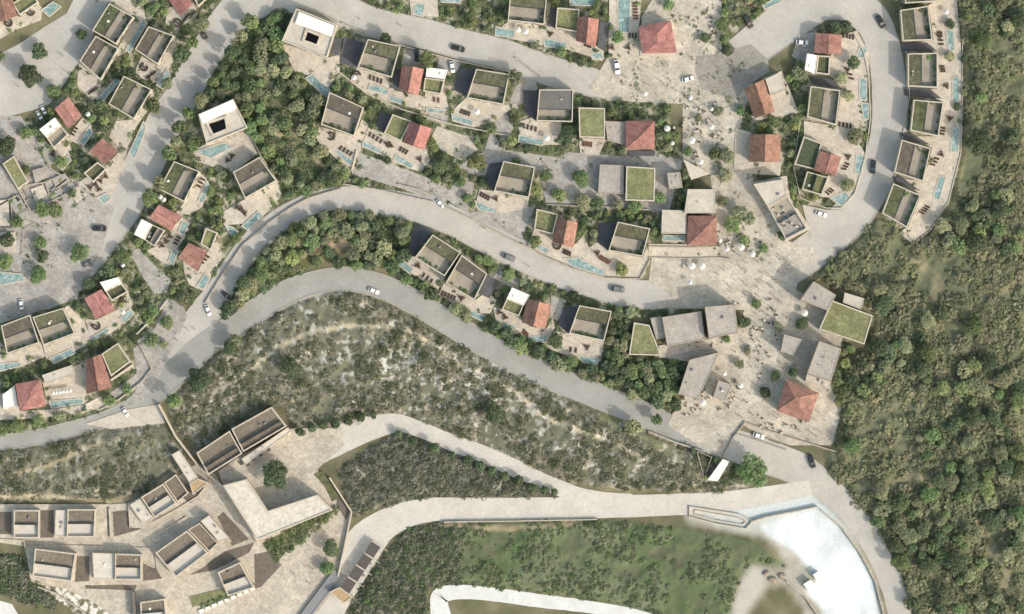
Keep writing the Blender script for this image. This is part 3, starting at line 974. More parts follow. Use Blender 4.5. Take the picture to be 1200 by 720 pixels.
# ---- villas with half green roof, half sunken patio: quad = street edge p0 p1, patio edge p2 p3
VILLAS = [
    ([(108, 36), (128, 4), (157, 20), (136, 52)], "villa with moss green roof half at the head of the file beside the paved lane", "head villa of the file", M_MOSS),
    ([(93, 72), (112, 42), (139, 57), (118, 94)], "brown-roofed villa with a white dome light, second in the file beside the paved lane", "brown villa second in the file", M_BROWNR),
    ([(158, 58), (174, 31), (204, 42), (185, 76)], "brown-roofed villa beside the long narrow pool, backing on the descending road", "brown villa near the descending road", M_BROWNR),
    ([(127, 122), (145, 89), (178, 105), (157, 140)], "olive and brown roofed villa above the long pool strip on the descending road", "olive villa above the long pool", M_OLIVE),
    ([(273, 202), (304, 184), (324, 212), (287, 233)], "brown-roofed villa joined by a terrace to the cream courtyard house", "brown villa by the courtyard house", M_BROWNR),
    ([(186, 222), (204, 189), (234, 201), (216, 237)], "moss-roofed villa on the descending road facing the cream courtyard house pool", "moss villa facing the courtyard house", M_MOSS),
    ([(1, 382), (35, 369), (46, 402), (8, 415)], "brown-roofed villa at the picture edge, outer one of the joined pair", "outer villa of the joined pair", M_BROWNR),
    ([(38, 372), (74, 361), (88, 391), (51, 405)], "olive-roofed villa with a bush on its roof, inner one of the joined pair", "inner villa of the joined pair", M_OLIVE),
    ([(431, 46), (469, 54), (459, 91), (419, 79)], "olive-roofed villa below the top road next to the big cream courtyard house", "olive villa by the big cream house", M_OLIVE),
    ([(558, 81), (597, 87), (590, 123), (547, 115)], "olive-roofed villa below the top road with a white parasol on its terrace", "olive villa with the white parasol", M_OLIVE),
    ([(386, 108), (426, 126), (415, 160), (376, 146)], "brown-roofed villa beside the wood, with a pool running along its slanting edge", "brown villa beside the wood", M_BROWNR),
    ([(598, -8), (641, -4), (638, 29), (595, 24)], "olive-roofed villa above the top road cut by the upper picture edge", "olive villa above the top road", M_OLIVE),
    ([(632, 105), (672, 105), (671, 143), (629, 142)], "slate grey roofed villa with dark planting on its patio edge", "slate-roofed villa", M_SLATER),
    ([(590, 189), (627, 196), (620, 232), (579, 224)], "olive-roofed villa between the paved lane and the middle road bend", "olive villa above the middle road bend", M_OLIVE),
    ([(724, 260), (762, 268), (753, 301), (713, 294)], "mossy olive villa with reddish loungers above the grey car on the middle road", "mossy villa above the grey car", M_OLIVE),
    ([(507, 275), (540, 296), (521, 324), (486, 302)], "olive-roofed villa, first of the row below the middle road, with a roof bush", "first villa below the middle road", M_OLIVE),
    ([(541, 299), (571, 321), (556, 352), (522, 332)], "brown-roofed villa, second of the row below the middle road", "second villa below the middle road", M_BROWNR),
    ([(679, 358), (717, 365), (708, 400), (667, 391)], "olive-roofed villa, last of the row below the middle road, next to thick trees", "last villa below the middle road", M_OLIVE),
    ([(946, 137), (950, 101), (985, 106), (980, 147)], "olive-roofed villa inside the loop road below the white-topped red house", "olive villa inside the loop road", M_OLIVE),
    ([(1058, 48), (1055, 12), (1088, 7), (1093, 47)], "olive villa outside the loop road, nearest the head of the loop, with three loungers", "head villa of the outer loop", M_OLIVE),
    ([(1064, 101), (1064, 63), (1099, 62), (1099, 103)], "olive villa outside the loop road, squarest one, next to the head of the row", "second villa of the outer loop", M_OLIVE),
    ([(1067, 153), (1071, 117), (1106, 120), (1100, 160)], "moss-roofed villa outside the loop road, the middle one of its row of five", "middle villa of the outer loop", M_MOSS),
    ([(1048, 202), (1057, 164), (1091, 174), (1082, 213)], "brown-roofed villa outside the loop road beside a passing black car", "brown villa of the outer loop", M_BROWNR),
    ([(1034, 250), (1047, 215), (1079, 229), (1063, 267)], "dark moss villa at the foot of the outer loop row, with no house beyond it", "foot villa of the outer loop", M_MOSS),
    ([(1061, 4), (1058, -34), (1102, -38), (1108, 1)], "villa mostly beyond the upper picture edge outside the loop road", None, M_MOSS),
]
for q, lb, sh, m_ in VILLAS:
    villa(q, lb, sh, roof=m_, split=.44 if m_ is not M_SLATER else .62)


def house(label, short, wings, name="house", cat="house"):
    pts = [p for w in wings for p in w[1]]
    t = start(pts, label, cat, short, name)
    for w in wings:
        k, q = w[0], w[1]
        kw = w[2] if len(w) > 2 else {}
        if k == 'gable':
            roof_wing(t, q, kw.get('ze', 4.6), kw.get('zr', 8.8), 'gable', kw.get('wall', M_WALL))
        elif k == 'low':
            roof_wing(t, q, kw.get('ze', 5.0), kw.get('zr', 6.0), 'gable', kw.get('wall', M_WALL))
        elif k == 'hip':
            roof_wing(t, q, kw.get('ze', 5.2), kw.get('zr', 7.4), 'hip', kw.get('wall', M_WALL), kw.get('inx', .42), apex=kw.get('apex'))
        elif k == 'white':
            box_wing(t, q, kw.get('zt', 5.6), M_WHITE, M_WHITE, .12, .25, "white_roof")
        elif k == 'green':
            box_wing(t, q, kw.get('zt', 4.6), kw.get('m', M_LAWN), kw.get('wall', M_WALL), kw.get('para', .9), kw.get('rim', .45), "green_roof")
        elif k == 'flat':
            box_wing(t, q, kw.get('zt', 5.4), kw.get('m', M_TAUPE), kw.get('wall', M_TAUPEW), kw.get('para', .15), .3, "flat_roof")
        elif k == 'patio':
            patio_wing(t, q, kw.get('zt', 5.0), kw.get('m', M_OLIVE), kw.get('f', M_PATIO), kw.get('wall', M_WALL), kw.get('split', .46), kw.get('drop', 2.0), kw.get('planting', False))
            occupy(q)
    return t


D3 = dict
house("red roofed house beside a small green roof at the upper picture corner", "corner red house", [
    ('low', [(-12, -4), (14, -4), (20, 19), (-6, 28)]), ('green', [(14, 4), (37, -9), (45, 3), (23, 18)])])
house("red roofed house above the round bush at the head of the descending road", "red house by the round bush", [
    ('low', [(192, -8), (216, -14), (226, 5), (211, 19)]), ('green', [(224, -8), (240, -14), (246, -4), (232, 8)])])
house("house of dark red roof and white roof side by side next to parked white cars", "house by the parked white cars", [
    ('low', [(64, 128), (80, 114), (96, 136), (80, 151)]), ('white', [(46, 152), (64, 138), (71, 147), (54, 161)]), ('green', [(54, 161), (71, 147), (80, 158), (63, 174)], D3(m=M_PATIO, para=1.4))])
house("salmon red house with an olive roof box, above a fan of terrace tables", "salmon house above the fan of tables", [
    ('low', [(104, 178), (120, 162), (138, 177), (123, 193)]), ('green', [(98, 203), (114, 190), (125, 198), (109, 214)], D3(m=M_OLIVE, para=1.0))])
house("flat pale green roofed block among the stepped walls", "pale green block", [
    ('green', [(3, 192), (16, 183), (33, 213), (21, 222)], D3(para=.2, zt=4.5))], "flat_house")
house("red house with white roof and split green roof on the descending road", "red house on the descending road", [
    ('low', [(175, 256), (186, 240), (212, 253), (201, 271)]), ('white', [(157, 275), (166, 257), (178, 263), (169, 281)]), ('patio', [(169, 281), (178, 263), (193, 270), (181, 289)], D3(m=M_MOSS, drop=1.2))])
house("salmon red house with a green roof box between two small pools", "salmon house between two small pools", [
    ('low', [(209, 302), (221, 285), (243, 294), (231, 318)]), ('green', [(235, 286), (241, 267), (255, 273), (247, 294)])])
house("red house with a notched white roof by the lower end of the paved square", "house with the notched white roof", [
    ('low', [(99, 350), (119, 339), (135, 364), (112, 374)]), ('white', [(117, 331), (138, 325), (142, 332), (123, 341)]), ('green', [(123, 341), (142, 332), (150, 342), (131, 353)], D3(m=M_OLIVE, para=1.1))])
house("square red hip roofed house beside the white forecourt in the lower terrace row", "square red house of the lower terraces", [
    ('hip', [(18, 450), (47, 445), (54, 476), (23, 482)], D3(zr=6.6)), ('white', [(3, 463), (17, 452), (21, 476), (4, 480)], D3(zt=3.4))])
house("flat beige roofed pavilion over a row of white sunshades", "flat beige pavilion", [
    ('flat', [(49, 440), (84, 428), (88, 439), (54, 450)], D3(m=M_CREAM, wall=M_CREAM, zt=4.4))], "pavilion", "pavilion")
house("house with a long red wedge roof and a flat green roof near the road junction", "red wedge and green roof house", [
    ('gable', [(101, 422), (119, 415), (131, 454), (101, 462)], D3(zr=7.6)), ('green', [(119, 415), (138, 402), (153, 424), (130, 441)], D3(para=.25, zt=5.2))])
house("red gabled house with white roof and small green roof box below the top road", "red house below the top road", [
    ('gable', [(471, 77), (497, 81), (490, 112), (467, 105)]), ('white', [(500, 79), (524, 82), (521, 93), (499, 90)]), ('green', [(498, 91), (521, 94), (517, 111), (496, 107)])])
house("red gabled house with a green roof box beside the pale parking court", "red house by the parking court", [
    ('gable', [(480, 143), (506, 151), (497, 176), (472, 167)]), ('green', [(460, 134), (482, 142), (470, 166), (450, 156)], D3(para=1.1))])
house("narrow red gabled house with a green box above the top road", "narrow red house above the road", [
    ('gable', [(677, 20), (702, 23), (698, 56), (675, 48)]), ('green', [(653, 9), (679, 11), (677, 38), (651, 33)], D3(para=1.3))])
house("large orange red roofed house on the walled corner of the upper square", "large red house on the upper square", [
    ('hip', [(748, 32), (786, 24), (793, 62), (753, 63)], D3(zr=7.0, inx=.35))])
house("bright green flat roofed block with loungers at its foot next to the slate villa", "bright green block beside the slate villa", [
    ('green', [(678, 126), (709, 127), (709, 162), (679, 161)], D3(para=.2, zt=6.0))], "flat_house")
house("square red hip roofed house with a taupe annex, a dark strip along its foot", "red house with the dark strip", [
    ('hip', [(733, 142), (767, 142), (767, 175), (733, 175)], D3(zr=7.8, apex=(752, 158))), ('flat', [(709, 142), (732.5, 143), (732.5, 170), (712, 165)], D3(zt=3.6))])
house("taupe flat roofed block side by side with a bright green roof", "taupe block next to the green roof", [
    ('flat', [(703, 193), (731, 194), (731, 228), (701, 226)], D3(zt=4.4))], "flat_house")
house("bright green roofed block beside the taupe block on the paved lane", "green block beside the taupe block", [
    ('green', [(734, 195), (768, 197), (767, 236), (733, 235)], D3(para=.2, zt=6.2))], "flat_house")
house("small taupe cube between the green block and the sail canopy", "small taupe cube", [
    ('flat', [(782, 203), (797, 202), (800, 220), (784, 222)], D3(zt=5.6))], "flat_house")
house("cream flat block stacked behind the triangular red roof", "cream block behind the red roof", [
    ('flat', [(806, 222), (838, 222), (838, 250), (802, 250)], D3(m=M_CREAM, wall=M_CREAM, zt=6.4))], "flat_house")
house("red hip roofed house with one dark triangle of shade above the crossroads", "red house above the crossroads", [
    ('hip', [(806, 253), (840, 253), (840, 287), (805, 288)], D3(zr=7.8, apex=(824, 270))), ('flat', [(776, 246), (804.5, 247), (804.5, 274), (775, 274)], D3(m=M_CREAM, wall=M_CREAM, zt=4.6))])
house("red gabled house with a square green roof above the curve of the middle road", "red house above the road curve", [
    ('gable', [(653, 256), (677, 261), (672, 291), (647, 284)]), ('green', [(629, 245), (654, 251), (648, 275), (626, 269)], D3(para=1.2))])
house("red gabled house with a bright white roof in the row below the middle road", "red house below the middle road", [
    ('gable', [(618, 350), (646, 358), (639, 386), (611, 378)]), ('white', [(600, 337), (621, 346), (614, 358), (594, 350)]), ('green', [(594, 350), (614, 358), (608, 371), (588, 363)], D3(m=M_LAWN))])
house("red house with a cream flat roof corner beside the painted shade patch", "red and cream house by the shade patch", [
    ('gable', [(872, 104), (896, 93), (908, 131), (884, 139)]), ('flat', [(897, 93), (914, 85), (921, 104), (903, 112)], D3(m=M_CREAM, wall=M_CREAM, zt=5.6))])
house("plain red gabled house half in shade, between two courts off the upper square", "half-shaded red house", [
    ('gable', [(878, 158), (915, 158), (914, 190), (877, 190)], D3(zr=8.4))])
house("long cream flat building with a crowded roof terrace at the crossroads", "cream building with the roof terrace", [
    ('flat', [(883, 216), (919, 210), (922, 228), (900, 243)], D3(m=M_CREAM, wall=M_CREAM, zt=6.6)), ('patio', [(900, 243), (922, 229), (946, 268), (921, 281)], D3(m=M_PATIO, f=M_TAUPE, split=.5, drop=1.0, zt=5.2))])
house("dark red house with white box roof at the head of the loop road garden", "dark red house inside the loop head", [
    ('low', [(956, 39), (986, 41), (986, 64), (954, 62)], D3(zr=6.6)), ('white', [(946, 63), (958, 65), (955, 87), (943, 82)]), ('green', [(958.5, 65), (973, 66), (972, 88), (956, 86)], D3(m=M_MOSS, para=1.0))])
house("rose red house with dark green and striped green roof boxes inside the loop road", "rose red house inside the loop", [
    ('low', [(961, 177), (986, 184), (979, 206), (954, 200)]), ('green', [(942, 160), (963, 168), (955, 199), (931, 193)], D3(m=M_LEAFD, para=.6, zt=4.0)), ('patio', [(940, 222), (946, 201), (971, 208), (963, 229)], D3(m=M_MOSS, drop=1.0, f=M_LAWN))])
house("taupe flat building with a grey lean-to and arcade behind the lower square", "taupe building with the arcade", [
    ('flat', [(776, 372), (822, 365), (826, 398), (782, 406)], D3(zt=6.4)), ('flat', [(762, 373), (775, 371), (781, 396), (769, 398)], D3(zt=3.8)), ('green', [(743, 378), (761, 381), (775, 417), (737, 416)], D3(para=.2, zt=4.4))], "square_house")
house("taupe flat cube standing next to the round plaza tree on the lower square", "taupe cube by the plaza tree", [
    ('flat', [(826, 360), (861, 357), (865, 390), (831, 397)], D3(zt=9.4))], "square_house")
house("slanting taupe roofed hall throwing a long shade on the lower square", "slanting taupe hall", [
    ('flat', [(808, 422), (843, 413), (818, 468), (795, 462)], D3(zt=7.4))], "square_house")
house("small taupe kiosk beside the slanting hall on the lower square", "small kiosk beside the slanting hall", [
    ('flat', [(842, 446), (858, 451), (850, 470), (836, 466)], D3(zt=6.4))], "kiosk", "kiosk")
house("small taupe kiosk near the round planter of the lower square", "small kiosk near the round planter", [
    ('flat', [(919, 392), (940, 398), (929, 417), (915, 412)], D3(zt=6.8))], "kiosk", "kiosk")
house("long taupe hall with a lower porch next to the pyramid red roof", "long taupe hall", [
    ('flat', [(960, 400), (986, 409), (974, 447), (946, 438)], D3(zt=10.0)), ('flat', [(945.7, 438.6), (973.8, 447.6), (972, 455), (944, 447)], D3(zt=5.4, m=M_CREAM, wall=M_CREAM))], "square_house")
house("pyramid red roofed house on the lower square, near slope in shade", "pyramid roofed red house", [
    ('hip', [(921, 445), (960, 461), (948, 495), (910, 482)], D3(ze=7.6, zr=10.6, apex=(932, 467)))], "square_house")
house("taupe flat house joined to the broad bright green roof by the wood edge", "house with the broad green roof", [
    ('flat', [(954, 330), (980, 346), (970, 364), (938, 352)], D3(zt=9.6)), ('green', [(975, 352), (1023, 370), (1013, 404), (960, 386)], D3(para=.2, zt=6.0)), ('flat', [(990, 343), (1013, 350), (1009, 363), (988, 355)], D3(zt=4.6, m=M_CREAM, wall=M_CREAM))], "square_house")


# ---- the two cream courtyard houses with a dark light well
def courtyard_house(q, hole, band, label, short):
    t = start(q, label, "house", short, "courtyard_house")
    o = t.location
    zt = 7.0
    w = W(q, zt)
    h = W(hole, zt)
    i = inset(w, .4)
    put("wall", MB().ring(w, i, 0, zt, zt - .8).mesh("wall", M_WALL, o), t)
    # roof slab with a real hole
    put("flat_roof", MB().ring(i, h, zt - .8, zt - .5, 0.4).mesh("flat_roof", M_CREAM, o), t)
    hi = inset(h, -.9)
    put("well_kerb", MB().ring(hi, h, zt - .5, zt + .1, zt - .5).mesh("well_kerb", M_TERR, o), t)
    put("court_floor", MB().prism(h, .0, .4).mesh("court_floor", M_SLATE, o), t)
    bq = W(band, zt + .3)
    put("white_roof", MB().prism(inset(bq, .2), zt - .5, zt + .35).mesh("white_roof", M_WHITE, o), t)
    openings(t, w[3], w[2], .25, (w[3][0] - w[0][0], w[3][1] - w[0][1]))
    occupy(q)


courtyard_house([(232, 134), (273, 116), (290, 150), (242, 169)], [(244, 145), (263, 139), (265, 151), (250, 157)][::1], [(232, 134), (273, 116), (278, 128), (237, 146)],
                "cream courtyard house with a dark square light well and white roof strip beside the wood", "courtyard house beside the wood")
courtyard_house([(347, 10), (395, 29), (383, 68), (330, 48)], [(360, 37), (374, 43), (371, 52), (357, 47)], [(350, 13), (393, 30), (389, 44), (345, 28)],
                "big cream courtyard house with a black light well at the bend of the top road", "big courtyard house")


# ---- stone-walled resort houses
def resort(label, short, wings, cat="resort house", name="resort_house"):
    pts = [p for w in wings for p in w[1]]
    t = start(pts, label, cat, short, name)
    for k, q, zt in wings:
        if k == 'patio':
            patio_wing(t, q, zt, M_RBROWN, M_RWHITE, M_RWALL, .5, 1.3, False, .5)  # brown roof half paints the shade on the upper half
        elif k == 'patio2':
            patio_wing(t, q, zt, M_RBROWN, M_RBROWN, M_RWALL, .7, .9, False, .5)
        elif k == 'white':
            box_wing(t, q, zt, M_RWHITE, M_RWALL, .15, .4, "white_roof")
        elif k == 'brown':
            box_wing(t, q, zt, M_RBROWN, M_RWALL, .7, .45, "brown_roof")
        elif k == 'tan':
            box_wing(t, q, zt, M_TAN, M_RWALL, .2, .4, "tan_roof")
        occupy(q)
    return t


resort("squarish stone resort house with brown and white roof halves by the picture edge", "edge resort house", [('patio', [(16, 598), (46, 598), (46, 631), (16, 631)], 4.6)])
resort("stone resort house with a white strip beside its two-tone roof in the back row", "back resort house with white strip", [('patio', [(79, 597), (112, 597), (111, 630), (78, 630)], 4.6), ('white', [(65, 598), (78.5, 598), (77.5, 629), (64, 629)], 3.6)])
resort("largest lone stone resort house of the front row, tilted slightly, near the bushes", "front resort house near the bushes", [('patio', [(41, 643), (89, 649), (84, 682), (38, 676)], 5.0)])
resort("stone resort house with broad white roof and two-tone box in the front row", "front house with broad white roof", [('white', [(108, 648), (134, 649), (134, 680), (110, 679)], 4.0), ('patio', [(134.5, 649), (166, 650), (166, 680), (134.5, 680)], 5.0)])
resort("tilted resort house on the bend of the back row beside a dark painted shade slab", "tilted resort house at the back bend", [('patio', [(165, 583), (191, 567), (207, 590), (181, 607)], 5.0), ('white', [(152, 592), (164.5, 584), (180.5, 607.5), (168, 615)], 3.4), ('brown', [(192, 566), (206, 556), (221, 578), (208, 589)], 3.0)])
resort("large diamond stone house with bright white half roof in the resort middle", "large diamond resort house", [('patio', [(182, 648), (219, 622), (244, 648), (206, 677)], 5.4), ('brown', [(220, 621), (234, 613), (256, 637), (245, 647)], 3.2), ('white', [(235, 611), (245, 604), (269, 631), (257, 636)], 4.8)])
resort("small two-tone stone house at the end of the lawn strip", "small resort house by the lawn strip", [('patio', [(255, 671), (281, 659), (298, 689), (267, 699)], 4.8)])
resort("low stone resort house cut by the lower picture edge next to a dark pillar", "resort house at the lower edge", [('patio', [(164, 706), (193, 702), (196, 730), (166, 732)], 4.6)])
resort("narrow cream strip roof house beside the long slanting wall", "narrow cream strip house", [('white', [(201, 533), (210, 528), (232, 560), (222, 566)], 4.4), ('tan', [(222, 567), (232, 561), (245, 566), (226, 580)], 3.8)])
resort("brown flat roofed block beside the walled resort terrace", "brown flat resort block", [('patio2', [(230, 531), (269, 505), (284, 532), (244, 557)], 5.6)])
resort("long walled resort block with an open tan terrace box at its end", "long walled resort block", [('patio2', [(271, 503), (318, 477), (336, 500), (285, 530)], 6.0), ('white', [(283, 538), (337, 501), (341, 506), (288, 545)], 4.0)])

# L-shaped white roof
Lq = [(261, 569), (289, 562), (314, 599), (372, 580), (390, 598), (302, 633)]
t = start(Lq, "large L-shaped building with a rough white stone roof around the shaded court", "resort building", "L-shaped white building", "resort_building")
wq = W(Lq, 8.6)
iq = inset(wq, .5)
put("wall", MB().ring(wq, iq, 0, 8.6, 8.0).mesh("wall", M_RWALL, t.location), t)
put("white_roof", MB().prism(iq, 7.9, 8.3).mesh("white_roof", mat("rough_white_stone_roof", (.50, .465, .405), var=.16, scale=.5, fine=.16, fscale=1.4), t.location), t)
openings(t, wq[5], wq[4], .2, (wq[4][1] - wq[5][1], -(wq[4][0] - wq[5][0])))
occupy(Lq)
# road portal with a slanting white slab
Rq = [(847, 538), (855, 541), (841, 564), (829, 563)]
t = start(Rq, "slanting white slab pavilion beside the lower road and the big bush", "pavilion", "white slab pavilion", "slab_pavilion")
put("wall", MB().prism(inset(W(Rq, 3.4), .5), 0, 3.4).mesh("wall", M_STONEW, t.location), t)
put("white_roof", MB().prism(W(Rq, 3.6), 3.4, 3.75, 0, True).mesh("white_roof", M_WHITE, t.location), t)
occupy(Rq)
# sail canopy on the upper square
sail = [(801, 187), (832, 204), (810, 211)]
t = start(sail, "pale triangular sail canopy on poles over the upper square cafe", "canopy", "triangular sail canopy", "sail_canopy")
b = MB()
sp3 = [P(sail[0][0], sail[0][1], 5.2), P(sail[1][0], sail[1][1], 4.0), P(sail[2][0], sail[2][1], 4.4)]
b.face(sp3[::-1])
b.face([p - Vector((0, 0, .05)) for p in sp3])
put("sail", b.mesh("sail", M_CREAM, t.location), t)
for p in sp3:
    put("pole", MB().tube((p.x, p.y, 0), (p.x, p.y, p.z + .2), .09, .07).mesh("pole", M_METAL, t.location), t)

# ------------------------------------------------------------------ natural zones of the ground
def near(pts):
    best, bd = None, 1e9
    x, y = pts
    for (hx, hy), sh in HOUSES:
        d = (hx - x) ** 2 + (hy - y) ** 2
        if d < bd:
            bd, best = d, sh
    return best


Z_WOODMID = [(345, 10), (326, 44), (330, 62), (344, 86), (368, 104), (385, 116), (374, 150), (390, 190), (410, 206), (400, 218), (370, 222), (345, 234), (326, 218), (304, 180), (276, 118), (246, 104), (252, 82), (268, 58), (284, 26), (310, 6)]
Z_FOREST = [(1124, -10), (1215, -10), (1215, 735), (1075, 735), (1058, 690), (1036, 640), (1004, 588), (968, 552), (980, 500), (990, 440), (1018, 408), (1026, 368), (1010, 342), (952, 326), (972, 300), (1012, 264), (1036, 256), (1066, 288), (1112, 240), (1130, 180), (1132, 60)]
Z_SLOPE = [(370, 254), (415, 244), (488, 262), (486, 284), (464, 314), (430, 312), (400, 312), (380, 300), (345, 328), (302, 358), (270, 380), (256, 366), (272, 336), (300, 296), (340, 262)]
Z_STRIP = [(465, 320), (484, 324), (520, 348), (560, 368), (604, 394), (650, 410), (672, 424), (704, 424), (712, 370), (742, 366), (736, 418), (776, 420), (806, 424), (798, 462), (784, 492), (745, 468), (700, 448), (650, 430), (610, 410), (560, 384), (510, 352)]
Z_SCRUB = [(196, 474), (226, 440), (262, 404), (300, 378), (345, 352), (400, 344), (436, 348), (500, 384), (560, 416), (620, 446), (700, 482), (760, 506), (826, 532), (842, 560), (900, 556), (900, 570), (830, 578), (740, 574), (660, 566), (600, 544), (540, 516), (490, 492), (460, 484), (400, 500), (342, 512), (336, 478), (318, 476), (268, 504), (232, 528), (205, 504)]
Z_SCRUBL = [(-14, 530), (60, 520), (130, 502), (188, 494), (204, 520), (232, 530), (205, 558), (150, 584), (-14, 590)]
Z_SCRUBM = [(398, 552), (430, 528), (465, 508), (520, 526), (600, 560), (655, 576), (654, 582), (520, 582), (450, 594), (414, 604), (404, 580)]
Z_BANK = [(478, 620), (520, 612), (700, 610), (804, 620), (880, 634), (926, 668), (870, 676), (850, 735), (760, 735), (700, 704), (600, 690), (530, 684), (500, 690), (505, 735), (396, 735), (420, 690), (446, 660)]
Z_BUSHL = [(-14, 648), (24, 654), (36, 674), (44, 690), (64, 702), (62, 712), (30, 704), (-14, 690)]
URBAN = [
    [(134, -12), (262, -12), (236, 40), (196, 104), (150, 232), (128, 244), (92, 212), (60, 200), (40, 150), (74, 106), (110, 58)],
    [(245, 105), (272, 118), (304, 180), (330, 222), (345, 240), (300, 264), (255, 344), (215, 356), (176, 384), (150, 420), (110, 424), (-14, 446), (-14, 372), (92, 344), (128, 290), (176, 240), (215, 165)],
    [(-14, 440), (120, 396), (180, 384), (176, 430), (160, 470), (90, 500), (-14, 512)],
    [(345, 12), (395, 26), (440, 46), (530, 70), (600, 86), (690, 114), (780, 120), (800, 200), (838, 240), (840, 300), (764, 300), (755, 328), (690, 320), (600, 282), (520, 242), (410, 214), (390, 180), (330, 60)],
    [(420, -12), (446, 10), (500, 22), (600, 48), (690, 80), (714, 64), (714, -12)],
    [(860, 130), (900, 90), (935, 90), (940, 44), (972, 26), (1000, 30), (1018, 60), (1022, 150), (1006, 218), (985, 244), (930, 240), (890, 212)],
    [(482, 262), (560, 292), (620, 322), (690, 348), (770, 362), (880, 350), (880, 362), (742, 372), (712, 372), (706, 424), (560, 372), (466, 322)],
    [(1046, -12), (1130, -12), (1132, 180), (1112, 240), (1066, 288), (1034, 256), (1060, 190), (1062, 60)],
    [(842, -12), (940, -12), (884, 36), (858, 64), (842, 64)],
    [(-14, 140), (40, 140), (60, 200), (92, 214), (96, 240), (60, 340), (-14, 350)],
    [(790, 490), (850, 540), (900, 556), (896, 566), (830, 570), (816, 536)],
    [(964, 400), (1000, 400), (996, 520), (976, 524)],
]
zm = {}
for nm, poly in (("woodmid", Z_WOODMID), ("forest", Z_FOREST), ("slope", Z_SLOPE), ("strip", Z_STRIP), ("scrub", Z_SCRUB), ("scrubl", Z_SCRUBL), ("scrubm", Z_SCRUBM), ("bank", Z_BANK), ("bushl", Z_BUSHL)):
    zm[nm] = raster(poly)
zm["urban"] = np.zeros((720, 1200), bool)
for poly in URBAN:
    zm["urban"] |= raster(poly)

# soil colours on the 720 x 1200 grid
yy, xx = np.mgrid[0:720, 0:1200].astype(np.float32)
n_big = fbm(xx / 70, yy / 70, 3)
n_mid = fbm(xx / 24, yy / 24, 9)
n_fin = fbm(xx / 7, yy / 7, 21)
C = lambda *c: np.array(c, np.float32)


def mixc(a, b, t):
    t = np.clip(t, 0, 1)[..., None]
    return a * (1 - t) + b * t


soil = mixc(C(.10, .098, .058), C(.165, .15, .095), (n_mid - .35) * 2.4)
soil = np.where(zm["urban"][..., None], mixc(C(.10, .11, .062), C(.30, .275, .215), (n_fin * .6 + fbm(xx / 11, yy / 11, 91) * .4 - .47) * 6), soil)
soil = np.where(zm["woodmid"][..., None], mixc(C(.10, .108, .058), C(.21, .195, .125), (n_mid - .42) * 5), soil)
f_col = mixc(mixc(C(.102, .110, .068), C(.142, .142, .092), (n_mid - .35) * 3), C(.19, .175, .12), (n_big * .45 + n_fin * .55 - .55) * 6)
soil = np.where(zm["forest"][..., None], f_col, soil)
soil = np.where(zm["slope"][..., None], mixc(C(.075, .08, .04), C(.17, .14, .09), (n_mid - .45) * 4), soil)
s_col = mixc(mixc(C(.118, .118, .084), C(.172, .160, .122), (n_mid - .38) * 4), C(.26, .23, .185), (n_fin * .6 + n_mid * .4 - .53) * 7)
soil = np.where((zm["scrub"] | zm["scrubl"])[..., None], s_col, soil)
soil = np.where(zm["scrubm"][..., None], mixc(C(.095, .098, .074), C(.18, .168, .14), (n_fin - .5) * 5), soil)
b_col = mixc(mixc(C(.10, .095, .068), C(.15, .138, .105), (n_mid - .4) * 3), mixc(C(.068, .112, .044), C(.118, .132, .082), (n_big * .5 + n_mid * .5 - .38) * 4), np.clip(.8 + (n_mid - .45) * 2.2, 0, 1) * np.clip((xx - 500) / 80, 0, 1))
soil = np.where(zm["bank"][..., None], b_col, soil)


def stroke(pts, w):
    m = np.zeros((720, 1200), np.float32)
    L_, R_ = ribbon([(x, y, w) for x, y in [(p[0], p[1]) for p in smooth([(x, y, w) for x, y in pts], 6)]])
    for i in range(len(L_) - 1):
        m = np.maximum(m, raster([L_[i], L_[i + 1], R_[i + 1], R_[i]]).astype(np.float32))
    return blur(m, 1, 2)


PATHM = np.zeros((720, 1200), bool)


def paint(pts, w, col, amt=.8):
    global soil, PATHM
    PATHM |= stroke(pts, w * .8) > .5
    soil = mixc(soil, C(*col), stroke(pts, w) * (amt * (.55 + .9 * (n_fin - .2))))


# trodden paths and bare streaks
paint([(250, 462), (285, 440), (318, 414), (350, 396), (385, 386), (425, 382), (470, 386), (505, 402), (540, 428), (570, 440), (610, 466), (640, 490), (680, 504), (720, 520), (760, 540)], 6, (.33, .295, .215), .95)
paint([(300, 378), (340, 357), (372, 347), (402, 346)], 4, (.42, .38, .30))
paint([(0, 560), (50, 548), (90, 532), (120, 518)], 4, (.34, .29, .19))
paint([(0, 584), (60, 582), (120, 590), (170, 578), (206, 552)], 6, (.36, .30, .20), .7)
paint([(318, 160), (332, 158), (350, 160), (366, 170), (370, 188), (380, 196), (374, 212)], 4, (.33, .27, .17))
paint([(288, 92), (300, 88), (318, 90)], 5, (.26, .24, .14))
paint([(346, 288), (366, 278), (380, 272)], 9, (.36, .28, .19))
paint([(352, 300), (376, 292), (402, 286), (430, 290)], 8, (.32, .25, .17))
paint([(1060, 300), (1100, 330), (1086, 362)], 12, (.22, .19, .125), .6)
paint([(1130, 64), (1130, 170), (1118, 230), (1092, 276)], 9, (.22, .20, .11), .8)
paint([(1040, 570), (1070, 560), (1100, 566), (1130, 556)], 16, (.24, .205, .13), .7)
paint([(1120, 372), (1160, 350), (1190, 330)], 10, (.23, .20, .13), .6)
paint([(1150, 620), (1180, 680), (1160, 715)], 14, (.22, .19, .125), .6)
paint([(520, 616), (600, 620), (680, 612)], 7, (.30, .24, .16), .8)
paint([(700, 484), (760, 512), (800, 540)], 16, (.145, .15, .08), .8)
